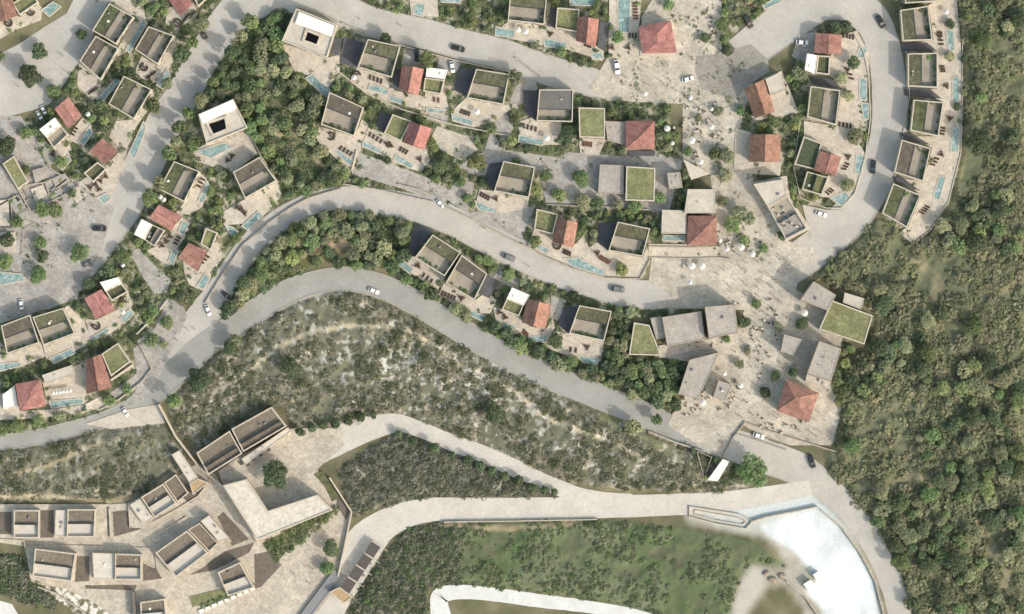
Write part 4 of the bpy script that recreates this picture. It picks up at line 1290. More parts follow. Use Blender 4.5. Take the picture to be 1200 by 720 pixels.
rock = np.clip((fbm(xx / 9, yy / 5, 41) - .56) * 9, 0, 1) * (blur(raster([(330, 400), (400, 396), (450, 410), (560, 430), (640, 470), (650, 500), (560, 470), (450, 455), (380, 440), (340, 430)]), 8) * 1.0)
rock = np.maximum(rock, np.clip((fbm(xx / 6, yy / 6, 47) - .62) * 9, 0, 1) * (zm["scrub"] * .8 + zm["scrubl"] * .5 + zm["scrubm"] * .5))
soil = mixc(soil, C(.45, .435, .40), rock * .85)
rub = np.clip((fbm(xx / 4, yy / 4, 53) - .45) * 6, 0, 1) * raster([(44, 690), (70, 684), (120, 706), (152, 712), (150, 735), (110, 735), (72, 706)])
soil = mixc(soil, C(.55, .53, .49), rub)
soil = soil * (1.0 + .40 * n_fin)[..., None]
# bleached quarry ground, fading out into tan earth
cg = np.clip(blur(raster(CHALK_GREY + []), 5, 2) * 1.25 - .12 + .5 * (n_fin - .5), 0, 1)
tan_ = mixc(C(.27, .245, .19), C(.42, .40, .36), (n_mid - .35) * 3)
tan_ = mixc(tan_, C(.50, .54, .54), np.clip((xx - 780) / 90, 0, 1) * np.clip((640 - yy) / 40, 0, 1))
soil = mixc(soil, tan_, cg)
cw = np.clip(blur(raster(CHALK_WHITE), 3, 2) * 1.3 - .12 + .25 * (n_fin - .5), 0, 1)
soil = mixc(soil, mixc(C(.62, .665, .68), C(.49, .53, .54), (fbm(xx / 22, yy / 30, 77) - .5) * 4), cw)

# relief: hummocks only where nothing is built
grown = blur(OCC, 4, 1) > 0.001
wild = np.zeros((720, 1200), np.float32)
for nm, amp in (("woodmid", 1.6), ("forest", 2.6), ("slope", 1.6), ("strip", .8), ("scrub", 2.2), ("scrubl", 1.8), ("scrubm", 1.8), ("bank", 1.6)):
    wild = np.maximum(wild, zm[nm] * amp)
wild[grown] = 0
wild = blur(wild, 4, 2)
wild[grown] = 0
HGT = wild * np.clip(.15 + 1.7 * (.55 * n_mid + .45 * fbm(xx / 11, yy / 11, 33) - .25), 0, 2)
HGT = HGT.astype(np.float32)


def ground_z(x, y):
    xi, yi = int(min(1199, max(0, x))), int(min(719, max(0, y)))
    return float(HGT[yi, xi])


def axis(n, far):
    core = np.arange(-8, n + 9, 2.0)
    ext = [20, 40, 80, 160, 400, 1000, 2500, 6000, 12000]
    return np.concatenate([[-8 - e for e in ext[::-1]], core, [n + 8 + e for e in ext]])


gx, gy = axis(1200, 0), axis(720, 0)
GX, GY = np.meshgrid(gx, gy)
IX = np.clip(GX.astype(int), 0, 1199)
IY = np.clip(GY.astype(int), 0, 719)
zz = HGT[IY, IX]
k_ = S * (H - zz) / H
vco = np.stack([(GX - 600) * k_, (360 - GY) * k_, zz], -1).reshape(-1, 3).astype(np.float32)
ny_, nx_ = GX.shape
idx = np.arange(ny_ * nx_).reshape(ny_, nx_)
quads = np.stack([idx[1:, :-1], idx[1:, 1:], idx[:-1, 1:], idx[:-1, :-1]], -1).reshape(-1, 4)
me = bpy.data.meshes.new("ground")
me.vertices.add(len(vco))
me.loops.add(quads.size)
me.polygons.add(len(quads))
me.vertices.foreach_set("co", vco.ravel())
me.loops.foreach_set("vertex_index", quads.astype(np.int32).ravel())
me.polygons.foreach_set("loop_start", np.arange(0, quads.size, 4, dtype=np.int32))
me.polygons.foreach_set("use_smooth", np.ones(len(quads), bool))
me.update(calc_edges=True)
ca = me.color_attributes.new("soil", 'FLOAT_COLOR', 'POINT')
cc = np.ones((len(vco), 4), np.float32)
inside = np.clip(1 - np.maximum.reduce([-GX, GX - 1200, -GY, GY - 720, np.zeros_like(GX)]) / 24, 0, 1)[..., None]
cc[:, :3] = (soil[IY, IX] * inside + np.array([.145, .142, .10]) * (1 - inside)).reshape(-1, 3)
ca.data.foreach_set("color", cc.ravel())
me.materials.append(attr_mat("bare_soil_and_grass", "soil", fine=.2))
struct("ground", me)

# ------------------------------------------------------------------ pools
POOLS = [
    [(168, 22), (173, 27), (152, 63), (147, 58)], [(137, 90), (141, 95), (120, 120), (113, 117)], [(196, 80), (200, 88), (191, 105), (183, 100)], [(168, 142), (172, 149), (158, 187), (150, 181)],
    [(48, 12), (62, 2), (72, 8), (58, 20)], [(105, 148), (109, 155), (98, 172), (92, 166)], [(80, 182), (84, 188), (73, 200), (67, 195)], [(113, 232), (125, 226), (131, 232), (122, 240)],
    [(228, 178), (262, 167), (274, 172), (247, 186)], [(243, 212), (247, 220), (238, 238), (231, 237)], [(214, 258), (222, 262), (215, 277), (208, 272)], [(203, 291), (209, 294), (203, 312), (197, 306)],
    [(240, 320), (247, 326), (238, 340), (230, 336)], [(303, 247), (309, 253), (290, 270), (283, 265)], [(262, 262), (272, 266), (280, 272), (272, 278)], [(140, 373), (152, 362), (158, 367), (146, 380)],
    [(108, 395), (126, 384), (129, 388), (112, 399)], [(-6, 427), (22, 424), (26, 429), (-6, 437)], [(57, 420), (85, 408), (89, 414), (63, 427)], [(57, 470), (97, 467), (98, 473), (60, 479)],
    [(-6, 318), (26, 321), (31, 329), (-6, 336)], [(357, 92), (366, 87), (390, 108), (386, 118)], [(384, 171), (400, 178), (414, 188), (411, 196)], [(426, 164), (448, 176), (446, 181), (424, 172)],
    [(464, 180), (486, 193), (482, 198), (461, 188)], [(529, 133), (556, 142), (553, 148), (530, 141)], [(457, 111), (475, 117), (471, 123), (456, 118)], [(433, 98), (456, 105), (453, 112), (431, 105)],
    [(500, 126), (521, 128), (520, 134), (499, 132)], [(608, 158), (638, 164), (636, 171), (607, 167)], [(556, 235), (583, 246), (582, 251), (560, 246)], [(723, -8), (739, -8), (738, 39), (724, 38)],
    [(486, 3), (498, 5), (496, 20), (484, 17)], [(515, -6), (540, -6), (540, 4), (517, 3)], [(581, 31), (604, 36), (602, 45), (580, 42)], [(637, 45), (665, 50), (664, 58), (638, 55)],
    [(667, -6), (697, -6), (697, 7), (668, 7)], [(692, 62), (705, 61), (708, 69), (694, 70)], [(776, 276), (803, 276), (803, 283), (776, 283)], [(629, 285), (643, 292), (641, 298), (627, 291)],
    [(660, 303), (678, 302), (710, 318), (708, 324), (671, 313)], [(467, 300), (485, 315), (481, 322), (463, 308)], [(618, 394), (642, 393), (640, 402), (622, 400)], [(676, 417), (703, 420), (700, 428), (683, 425)],
    [(545, 361), (570, 371), (565, 377), (548, 369)], [(588, 377), (605, 382), (602, 388), (588, 384)], [(1007, 90), (1016, 93), (1016, 118), (1007, 118)], [(1009, 120), (1018, 121), (1018, 140), (1012, 140)],
    [(1003, 180), (1014, 182), (1010, 207), (1002, 203)], [(1008, 53), (1017, 58), (1012, 69), (1003, 67)], [(972, 232), (990, 224), (998, 232), (985, 242)], [(1108, 33), (1118, 37), (1119, 60), (1111, 60)],
    [(1116, 90), (1124, 90), (1125, 122), (1116, 120)], [(1117, 149), (1125, 150), (1123, 179), (1113, 178)], [(1101, 206), (1109, 207), (1101, 236), (1093, 231)], [(893, 6), (912, -4), (916, 2), (896, 12)],
]
POOL_TOP = .56
pool_used = {}
for q in POOLS:
    cx, cy = centroid(q)
    w = W(q, POOL_TOP)
    sh = near((cx, cy))
    n = pool_used.get(sh, 0)
    pool_used[sh] = n + 1
    Lx = max(math.hypot(q[1][0] - q[0][0], q[1][1] - q[0][1]), math.hypot(q[2][0] - q[1][0], q[2][1] - q[1][1]))
    form = "long narrow" if Lx > 24 else ("small" if Lx < 16 else "slender")
    lb = f"{form} turquoise pool by the {sh}" if n == 0 else f"further {form} turquoise pool past the {sh}"
    pp = P(cx, cy, 0)
    t = thing("swimming_pool", lb, "pool", (pp.x, pp.y, 0), "turquoise garden pools")
    o = t.location
    i = inset(w, .32)
    put("coping", MB().ring(inset(w, -.1), i, 0, POOL_TOP + .06, POOL_TOP - .3).mesh("coping", M_TERR, o), t)
    put("water", MB().prism(i, 0.1, POOL_TOP - .04).mesh("water", M_WATER, o), t)
    OCC |= raster(q)

# ------------------------------------------------------------------ garden furniture
def lounger_mesh(m):
    b = MB()
    b.box(0, 0, .28, 1.35, .68, .12)
    for sx in (-.55, .5):
        for sy in (-.28, .28):
            b.box(sx, sy, .11, .07, .07, .22)
    q = [(.68, -.34), (1.2, -.34), (1.2, .34), (.68, .34)]
    k = len(b.v)
    b.v += [(q[0][0], q[0][1], .22), (q[1][0], q[1][1], .62), (q[2][0], q[2][1], .62), (q[3][0], q[3][1], .22),
            (q[0][0], q[0][1], .34), (q[1][0], q[1][1], .74), (q[2][0], q[2][1], .74), (q[3][0], q[3][1], .34)]
    for f in ([0, 3, 2, 1], [4, 5, 6, 7], [0, 1, 5, 4], [1, 2, 6, 5], [2, 3, 7, 6], [3, 0, 4, 7]):
        b.f.append([k + i for i in f])
        b.mi.append(0)
    for sy in (-.3, .3):
        b.box(1.1, sy, .3, .06, .06, .6)
    return b.mesh("sun_lounger", m)


LOUNGE = {'dark': lounger_mesh(M_WOOD), 'red': lounger_mesh(M_REDWOOD)}
LROWS = [  # x0,y0,x1,y1,count, facing angle in picture (deg, y down), colour
    (434, 90, 447, 95, 4, 105, 'dark'), (541, 130, 550, 133, 4, 110, 'dark'), (434, 157, 447, 165, 4, 120, 'dark'), (470, 174, 477, 178, 3, 120, 'dark'), (400, 173, 412, 180, 4, 130, 'dark'),
    (614, 147, 628, 151, 4, 100, 'dark'), (684, 168, 693, 169, 4, 95, 'red'), (564, 227, 573, 232, 4, 115, 'dark'), (661, 294, 668, 297, 4, 100, 'dark'), (704, 301, 714, 307, 5, 120, 'red'),
    (497, 322, 506, 329, 3, 120, 'dark'), (519, 343, 533, 349, 5, 120, 'dark'), (669, 409, 675, 410, 2, 100, 'dark'), (1100, 38, 1102, 52, 4, 0, 'dark'), (1103, 78, 1104, 84, 3, 0, 'dark'),
    (1104, 150, 1103, 157, 3, 10, 'dark'), (1092, 193, 1097, 186, 3, 15, 'dark'), (1079, 249, 1086, 242, 4, 25, 'dark'), (989, 41, 1000, 43, 4, 100, 'dark'), (984, 145, 997, 147, 4, 95, 'dark'),
    (995, 87, 997, 92, 2, 20, 'dark'), (988, 198, 992, 192, 3, 15, 'dark'), (969, 226, 974, 222, 3, 40, 'dark'), (738, 41, 745, 41, 3, 95, 'dark'), (743, 4, 744, 22, 6, 0, 'red'),
    (872, 2, 881, 6, 4, 60, 'red'), (106, 108, 112, 104, 3, 120, 'dark'), (174, 90, 181, 85, 3, 140, 'dark'), (213, 28, 220, 18, 4, 130, 'dark'), (232, 218, 237, 210, 3, 25, 'dark'),
    (84, 157, 88, 150, 3, 30, 'dark'), (236, 307, 242, 300, 3, 30, 'dark'), (205, 285, 209, 278, 3, 30, 'dark'), (614, 388, 618, 392, 3, 110, 'red'), (509, 116, 514, 117, 2, 95, 'red'), (686, 51, 692, 53, 3, 95, 'dark'),
]
for (x0, y0, x1, y1, n, ang, cn) in LROWS:
    sh = near(((x0 + x1) / 2, (y0 + y1) / 2))
    lb = f"{'dark brown' if cn == 'dark' else 'reddish'} sun lounger in the row by the {sh}"
    for i in range(n):
        f = i / max(1, n - 1)
        p = P(x0 + (x1 - x0) * f, y0 + (y1 - y0) * f, .44)
        o = put("sun_lounger", LOUNGE[cn], None, (p.x, p.y, .44), math.radians(-ang + rng.uniform(-5, 5)))
        tag(o, lb, "sun lounger", f"loungers by the {sh}")


def parasol_parts():
    b = MB()
    r, n = 1.05, 8
    for i in range(n):
        a0, a1 = 2 * math.pi * i / n, 2 * math.pi * (i + 1) / n
        p0, p1 = (r * math.cos(a0), r * math.sin(a0), 2.35), (r * math.cos(a1), r * math.sin(a1), 2.35)
        b.face([p0, p1, (0, 0, 2.95)])
        b.face([(p0[0], p0[1], 2.2), (p1[0], p1[1], 2.2), p1, p0])
        b.face([(0, 0, 2.9), (p1[0], p1[1], 2.33), (p0[0], p0[1], 2.33)])
    c = b.mesh("canopy", M_CANVAS)
    p = MB().tube((0, 0, 0), (0, 0, 3.0), .05, .04).mesh("pole", M_METAL)
    s = MB().tube((0, 0, 0), (0, 0, .12), .4, .36, 10).mesh("base", M_METAL)
    return c, p, s


PAR = parasol_parts()
PARASOLS = [(124, 57, .9), (559, 131, 1.15), (641, 162, 1.15), (607, 35, 1.1), (616, 37, 1.1), (415, 91, 1.0), (782, 151, 1.15), (788, 168, .8), (834, 149, 1.0), (811, 165, 1.25), (821, 190, 1.1), (809, 115, .8), (869, 290, 1.2), (882, 298, 1.1),
            (943, 367, 1.3), (756, 110, .9), (811, 312, 1.3), (823, 312, 1.3), (809, 331, .8), (62, 461, .7), (66, 460, .7), (70, 460, .7), (74, 459, .7), (78, 459, .7), (82, 458, .7), (20, 394, .8), (103, 134, .9), (120, 166, .6), (144, 311, .8), (144, 366, .9),
            (188, 231, .9), (192, 234, .9), (824, 472, 1.2), (814, 458, 1.1), (868, 452, 1.0), (849, 438, .9), (1109, 14, .9), (834, 128, .7), (846, 204, .8), (838, 268, .9), (852, 292, .9), (844, 282, .8)]
seen_par = {}
for x, y, s_ in PARASOLS:
    sh = near((x, y))
    p = P(x, y, 2.5)
    t = thing("parasol", f"white {'large ' if s_ > 1.1 else 'small ' if s_ < .85 else ''}parasol standing near the {sh}", "parasol", (p.x, p.y, .3), "white parasols")
    t.scale = (s_, s_, 1)
    for nm, me_ in zip(("canopy", "pole", "base"), PAR):
        put(nm, me_, t)


# round fire-pit seats and dining sets
def set_meshes():
    s = MB()
    for i in range(10):
        a0, a1 = .45 + i * .54, .45 + (i + 1) * .54
        if i == 9:
            break
        q = [(math.cos(a) * r_, math.sin(a) * r_) for a, r_ in ((a0, 1.0), (a1, 1.0), (a1, 1.65), (a0, 1.65))]
        s.prism(q, 0, .45)
    pit = MB().tube((0, 0, 0), (0, 0, .4), .45, .5, 10)
    tb = MB().tube((0, 0, .68), (0, 0, .74), .75, .75, 12).tube((0, 0, 0), (0, 0, .68), .06, .05)
    ch = MB().box(0, 0, .42, .5, .5, .08).box(-.22, 0, .68, .06, .5, .5)
    for sx in (-.2, .2):
        for sy in (-.2, .2):
            ch.box(sx, sy, .2, .05, .05, .4)
    return s.mesh("ring_bench", M_WOOD), pit.mesh("fire_pit", M_SLATE), tb.mesh("dining_table", M_WOOD), ch.mesh("dining_chair", M_WOOD), MB().tube((0, 0, .68), (0, 0, .74), .5, .5, 12).tube((0, 0, 0), (0, 0, .68), .06, .05).mesh("white_table", M_CREAM)


SEAT, PIT, TAB, CHA, TABW = set_meshes()
for x, y in ((169, 79), (10, 27), (36, 14), (113, 382), (418, 88), (388, 160), (653, 288), (1113, 67), (208, 27)):
    sh = near((x, y))
    p = P(x, y, .4)
    t = tag(put("ring_bench", SEAT, None, (p.x, p.y, .42), rng.uniform(0, 6)), f"curved dark bench round a fire pit by the {sh}", "bench", "fire pit benches")
    tag(put("fire_pit", PIT, None, (p.x, p.y, .42)), f"round slate fire pit by the {sh}", "fire pit", "fire pits")
DINING = [(454, 169), (458, 171), (492, 187), (581, 233), (490, 312), (541, 350), (625, 381), (688, 407), (1109, 101), (1113, 139), (1103, 181), (993, 82), (994, 184), (118, 212), (112, 216), (124, 207), (106, 220), (116, 222), (195, 283), (190, 288), (199, 277),
          (267, 188), (272, 183), (62, 181), (645, 40), (717, 56), (736, 56), (919, 102), (700, 297), (283, 245), (287, 250), (278, 243), (592, 372), (585, 366), (144, 352), (1101, 42), (232, 22)]
for x, y in DINING:
    sh = near((x, y))
    p = P(x, y, .4)
    tag(put("dining_table", TAB, None, (p.x, p.y, .44)), f"round dark dining table by the {sh}", "table", f"tables by the {sh}")
    k0 = rng.uniform(0, 6)
    for i in range(3):
        a = k0 + i * 2.09
        tag(put("dining_chair", CHA, None, (p.x + 1.05 * math.cos(a), p.y + 1.05 * math.sin(a), .44), a + math.pi), f"dark chair at the round table by the {sh}", "chair", f"chairs by the {sh}")
CAFE = [(905, 246), (912, 252), (918, 246), (924, 254), (918, 262), (928, 262), (934, 266), (816, 128), (826, 134), (838, 132), (804, 140), (830, 142), (818, 154), (838, 160), (812, 312), (824, 313), (802, 312), (781, 172), (790, 150), (852, 286), (840, 290),
        (860, 292), (876, 286), (808, 402), (816, 404), (836, 404), (848, 400), (806, 474), (812, 480), (824, 462), (862, 450), (902, 364), (910, 372), (896, 376), (844, 482), (856, 476)]
CR = np.random.default_rng(404)
for (x0, y0, x1, y1, n_) in ((800, 120, 850, 182, 16), (836, 262, 880, 298, 8), (852, 352, 915, 400, 14), (850, 405, 915, 470, 12), (880, 484, 960, 510, 10), (786, 456, 840, 490, 8), (800, 8, 840, 52, 8)):
    for _ in range(n_):
        x, y = CR.uniform(x0, x1), CR.uniform(y0, y1)
        if free(x, y, BUILT) and not free(x, y, OCC):
            CAFE.append((x, y))
for x, y in CAFE:
    zb = 4.35 if 900 < x < 940 and 240 < y < 270 else .24
    sh = near((x, y))
    p = P(x, y, zb)
    tag(put("cafe_table", TABW, None, (p.x, p.y, zb)), f"small pale cafe table near the {sh}", "table", f"cafe tables near the {sh}")
    for i in range(2):
        a = rng.uniform(0, 6)
        tag(put("cafe_chair", CHA, None, (p.x + .95 * math.cos(a), p.y + .95 * math.sin(a), zb), a + math.pi), f"dark chair at a cafe table near the {sh}", "chair", f"cafe chairs near the {sh}")

# ------------------------------------------------------------------ cars
def loft(b, secs, mi=0):
    """secs: list of (x, half width, z low, z high) boxes lofted along x"""
    k = len(b.v)
    for x, w, z0, z1 in secs:
        b.v += [(x, -w, z0), (x, w, z0), (x, w * 1.0, z0 + (z1 - z0) * .6), (x, w * .86, z1), (x, -w * .86, z1), (x, -w, z0 + (z1 - z0) * .6)]
    n = 6
    for i in range(len(secs) - 1):
        for j in range(n):
            jj = (j + 1) % n
            b.f.append([k + i * n + j, k + i * n + jj, k + (i + 1) * n + jj, k + (i + 1) * n + j])
            b.mi.append(mi)
    b.f.append([k + j for j in range(n)][::-1])
    b.f.append([k + (len(secs) - 1) * n + j for j in range(n)])
    b.mi += [mi, mi]


def car_meshes(m):
    b = MB()
    loft(b, [(-2.3, .70, .42, .78), (-2.2, .84, .30, .92), (-1.4, .90, .24, 1.0), (.9, .90, .24, 1.0), (1.9, .86, .26, .86), (2.28, .70, .36, .70)])
    body = b.mesh("body", m)
    r = MB()
    k = 0
    r.prism([(-1.25, -.62), (.35, -.60), (.35, .60), (-1.25, .62)], 1.40, 1.46, 0, True)
    roof = r.mesh("roof", m)

    def q4(name, pts, mm=M_GLASS):
        g = MB()
        g.face(pts)
        return g.mesh(name, mm)
    ws = q4("windscreen", [(1.12, -.76, .985), (1.12, .76, .985), (.35, .60, 1.43), (.35, -.60, 1.43)])
    rw = q4("rear_window", [(-1.25, -.62, 1.43), (-1.25, .62, 1.43), (-1.95, .74, .985), (-1.95, -.74, .985)])
    s1 = q4("side_window", [(1.12, -.76, .985), (.35, -.60, 1.43), (-1.25, -.62, 1.43), (-1.95, -.74, .985)])
    s2 = q4("side_window", [(-1.95, .74, .985), (-1.25, .62, 1.43), (.35, .60, 1.43), (1.12, .76, .985)])
    return body, roof, ws, rw, s1, s2


WH = MB().tube((0, -.11, 0), (0, .11, 0), .33, .33, 12)
WH = WH.tube((0, .11, 0), (0, -.11, 0), .33, .33, 12).mesh("wheel", M_TYRE)
RI = MB().tube((0, -.125, 0), (0, .125, 0), .19, .19, 8).tube((0, .125, 0), (0, -.125, 0), .19, .19, 8).mesh("rim", M_RIM)
HL = MB().box(0, 0, 0, .1, .3, .14).mesh("headlight", M_LAMP)
TL = MB().box(0, 0, 0, .08, .28, .14).mesh("taillight", M_TAIL)
CARME = {k: car_meshes(m) for k, m in CARM.items()}
CARS = [  # x, y, picture heading deg (y down), colour, scale, label
    (238.5, 40, 65, 'brown', 1.0, "dark car driving up the descending road by the red house"),
    (537, 57, 14, 'black', 1.12, "black car driving along the top road"),
    (488.5, 65, 88, 'black', 1.0, "black car parked nose-in beneath the top road wall"),
    (530, 79, 80, 'white', .95, "white car parked between the white roof and an olive villa"),
    (723, 79, 82, 'white', 1.15, "white car standing across the end of the top road at the square"),
    (806, 93, -15, 'white', .95, "white car crossing the upper square"),
    (877, 26, 62, 'brown', 1.15, "dark brown car parked beside the hedge near the painted shade patch"),
    (940, 50, 4, 'white', 1.0, "white car parked beside the dark red house of the loop"),
    (1032, 26, 62, 'black', 1.15, "black car at the head of the loop road"),
    (1023, 196, 95, 'black', 1.1, "black car on the loop road beside a pool wall"),
    (962, 251, 18, 'white', .95, "white car parked at the foot of the loop gardens"),
    (597, 302, 22, 'silver', 1.15, "dark grey car driving down the middle road"),
    (724, 339, 8, 'silver', 1.2, "grey car on the straight of the middle road"),
    (438, 341, 22, 'white', .9, "white car on the grey lower road"),
    (117, 268, 2, 'black', 1.12, "black car crossing the paved square by the pale lane"),
    (265, 346, 40, 'black', .85, "dark car on the middle road near the lower junction"),
    (244, 364, 70, 'white', .9, "white car parked at the junction verge"),
    (889, 511, 18, 'white', .95, "white car in the bay beside the lower square wall"),
    (951, 541, 72, 'black', 1.1, "black car on the road below the lower square"),
    (103, 309, -25, 'silver', .9, "grey car beside the big tree of the paved square"),
    (25, 357, 85, 'white', .85, "white car parked behind the joined pair of villas"),
    (51, 129, 60, 'white', .75, "white car in the parking bay, nearer the dark red roof"),
    (46, 135, 60, 'white', .75, "white car in the parking bay, nearer the lane"),
    (147, 483, 60, 'white', .8, "white car turning where the lower road meets the pale verge"),
    (516, 239, 50, 'white', .8, "small white car at the mouth of the parking court"),
]
for x, y, ang, cn, s_, lb in CARS:
    zb = .24 if not free(x, y, OCC & ~ROADMASK) else .13
    p = P(x, y, zb)
    t = thing("parked_car" if "parked" in lb or "standing" in lb else "car", lb, "car", (p.x, p.y, zb), "cars on the roads and courts", math.radians(-ang))
    t.scale = (s_, s_, s_)
    for nm, me_ in zip(("body", "roof", "windscreen", "rear_window", "side_window", "side_window"), CARME[cn]):
        put(nm, me_, t)
    for wx in (-1.4, 1.4):
        for wy in (-.82, .82):
            w = put("wheel", WH, t, (wx, wy, .33))
            put("rim", RI, w)
    for wy in (-.58, .58):
        put("headlight", HL, t, (2.26, wy, .58))
        put("taillight", TL, t, (-2.3, wy, .66))


# ------------------------------------------------------------------ people
M_SKIN = mat("skin", (.42, .26, .19), var=.05, scale=3)
M_HAIR = mat("dark_hair", (.03, .022, .018), var=.1, scale=3)
CLOTH = {n: mat(n + "_cloth", c, var=.08, scale=4) for n, c in (("white", (.72, .72, .70)), ("black", (.03, .03, .035)), ("navy", (.04, .06, .14)), ("red", (.42, .07, .06)), ("grey", (.22, .22, .22)), ("beige", (.42, .35, .25)))}


def person_mesh(name, shirt, legs, stride, arm):
    J = {'pel': (0, 0, .95), 'wai': (0, 0, 1.10), 'che': (.01, 0, 1.32), 'nec': (.01, 0, 1.48), 'chin': (.03, 0, 1.56), 'head': (.03, 0, 1.66), 'top': (.02, 0, 1.74)}
    R = {'pel': .135, 'wai': .12, 'che': .14, 'nec': .06, 'chin': .075, 'head': .098, 'top': .06}
    E = [('pel', 'wai'), ('wai', 'che'), ('che', 'nec'), ('nec', 'chin'), ('chin', 'head'), ('head', 'top')]
    J['nose'], R['nose'] = (.13, 0, 1.63), .018
    E.append(('head', 'nose'))
    for s, d in ((1, stride), (-1, -stride)):
        n = str(s)
        J['hip' + n], R['hip' + n] = (0, .09 * s, .90), .095
        J['kne' + n], R['kne' + n] = (d * .5 + .04, .10 * s, .50), .06
        J['ank' + n], R['ank' + n] = (d, .10 * s, .09), .042
        J['toe' + n], R['toe' + n] = (d + .17, .115 * s, .045), .035
        J['sho' + n], R['sho' + n] = (0, .19 * s, 1.42), .062
        J['elb' + n], R['elb' + n] = (-d * .3 - .02, .25 * s, 1.14), .045
        J['wri' + n], R['wri' + n] = (-d * .6 + .08 + arm, .26 * s, .92 + arm * .8), .03
        J['pal' + n], R['pal' + n] = (-d * .6 + .11 + arm, .26 * s, .85 + arm), .034
        E += [('pel', 'hip' + n), ('hip' + n, 'kne' + n), ('kne' + n, 'ank' + n), ('ank' + n, 'toe' + n), ('che', 'sho' + n), ('sho' + n, 'elb' + n), ('elb' + n, 'wri' + n), ('wri' + n, 'pal' + n)]
        px, py, pz = J['pal' + n]
        for k, (off, ln) in enumerate(((-.030, .07), (-.011, .085), (.010, .08), (.029, .06))):
            J[f'f{k}{n}'], R[f'f{k}{n}'] = (px + off, py, pz - ln), .009
            E.append(('pal' + n, f'f{k}{n}'))
        J['th' + n], R['th' + n] = (px + .05, py - .02 * s, pz - .02), .010
        E.append(('pal' + n, 'th' + n))
    names = list(J)
    me = bpy.data.meshes.new(name)
    me.from_pydata([J[n] for n in names], [(names.index(a), names.index(c)) for a, c in E], [])
    o = bpy.data.objects.new("skinning", me)
    COL.objects.link(o)
    o.modifiers.new("skin", 'SKIN')
    o.modifiers.new("sub", 'SUBSURF').levels = 1
    for i, n in enumerate(names):
        me.skin_vertices[0].data[i].radius = (R[n], R[n] * (1.3 if n in ('che', 'pel', 'wai') else 1))
    me.skin_vertices[0].data[0].use_root = True
    dg = bpy.context.evaluated_depsgraph_get()
    out = bpy.data.meshes.new_from_object(o.evaluated_get(dg))
    out.name = name
    bpy.data.objects.remove(o)
    out.materials.clear()
    for m in (CLOTH[shirt], CLOTH[legs], M_SKIN, M_HAIR, CLOTH["black"]):
        out.materials.append(m)
    for p in out.polygons:
        c = p.center
        if c.z > 1.68 or (c.z > 1.6 and c.x < -.02):
            i = 3
        elif c.z > 1.47:
            i = 2
        elif abs(c.y) > .2 and c.z < 1.12:
            i = 2
        elif c.z > .98 or abs(c.y) > .205:
            i = 0
        elif c.z < .10:
            i = 4
        else:
            i = 1
        p.material_index = i
    return out


PEOPLE_ME = [(person_mesh("person", s, l, st, ar), s, "walking" if st else "standing") for s, l, st, ar in
             (("white", "navy", .26, 0), ("black", "black", .22, 0), ("red", "grey", 0, .1), ("navy", "beige", .28, 0), ("grey", "black", 0, 0), ("beige", "navy", .24, 0), ("black", "grey", .2, 0))]
PEOPLE = {
    "on the crossroads square": [(875, 318), (892, 319), (901, 308), (914, 304), (872, 331), (902, 299), (912, 318), (917, 320), (920, 322), (923, 315), (906, 347), (912, 352), (915, 355), (848, 317), (890, 338), (905, 337), (900, 322), (858, 338), (880, 344), (842, 322), (926, 308), (894, 330)],
    "on the upper square": [(752, 84), (771, 79), (783, 76), (775, 95), (793, 106), (811, 68), (790, 118), (803, 112), (822, 120), (838, 146), (846, 150), (800, 150), (812, 152), (826, 172), (842, 178), (760, 100), (734, 92)],
    "on the painted shade patch": [(843, 81), (864, 82), (848, 98), (834, 90), (858, 74)],
    "on the promenade edge of the lower square": [(866, 488), (856, 503), (846, 520), (883, 486), (894, 491), (910, 490), (920, 498), (931, 503), (939, 506), (950, 508), (957, 511), (962, 506), (906, 514), (948, 516), (846, 512)],
    "in the middle of the lower square": [(895, 365), (900, 370), (904, 372), (890, 361), (905, 362), (922, 372), (880, 430), (882, 448), (897, 434), (932, 430), (909, 392), (870, 470), (890, 458), (916, 426), (884, 400), (862, 412), (878, 420)],
    "on the top road": [(421, 22), (641, 66), (470, 30)],
    "on the middle road": [(518, 243), (620, 312), (568, 268)],
    "on the paved square by the stepped walls": [(92, 256), (100, 232), (70, 240), (30, 280), (34, 292), (28, 268), (58, 282), (84, 310), (74, 66), (22, 102)],
    "on the lane by the road junction": [(206, 391), (208, 400), (220, 386), (228, 386), (214, 378)],
    "on the resort path": [(366, 666), (358, 664), (344, 672), (300, 560), (150, 690), (364, 684)],
}
for where, (x0, y0, x1, y1, n_) in (("on the crossroads square", (846, 300, 930, 350, 22)), ("on the upper square", (740, 70, 860, 178, 26)), ("in the middle of the lower square", (850, 352, 930, 480, 26)), ("on the promenade edge of the lower square", (856, 486, 960, 514, 12))):
    for _ in range(n_):
        x, y = CR.uniform(x0, x1), CR.uniform(y0, y1)
        if free(x, y, BUILT):
            PEOPLE[where].append((x, y))
pose_n = 0
for where, pts in PEOPLE.items():
    for x, y in pts:
        me_, shirt, pose = PEOPLE_ME[pose_n % len(PEOPLE_ME)]
        pose_n += 1
        zb = .21 if not free(x, y, OCC & ~ROADMASK) else .09
        p = P(x + rng.uniform(-.6, .6), y + rng.uniform(-.6, .6), zb)
        o = tag(put("person", me_, None, (p.x, p.y, zb), rng.uniform(0, 6.28)), f"person in a {shirt} top {pose} {where}", "person", f"people in {shirt} {where}")
        o.scale = (1.12, 1.12, 1.06)


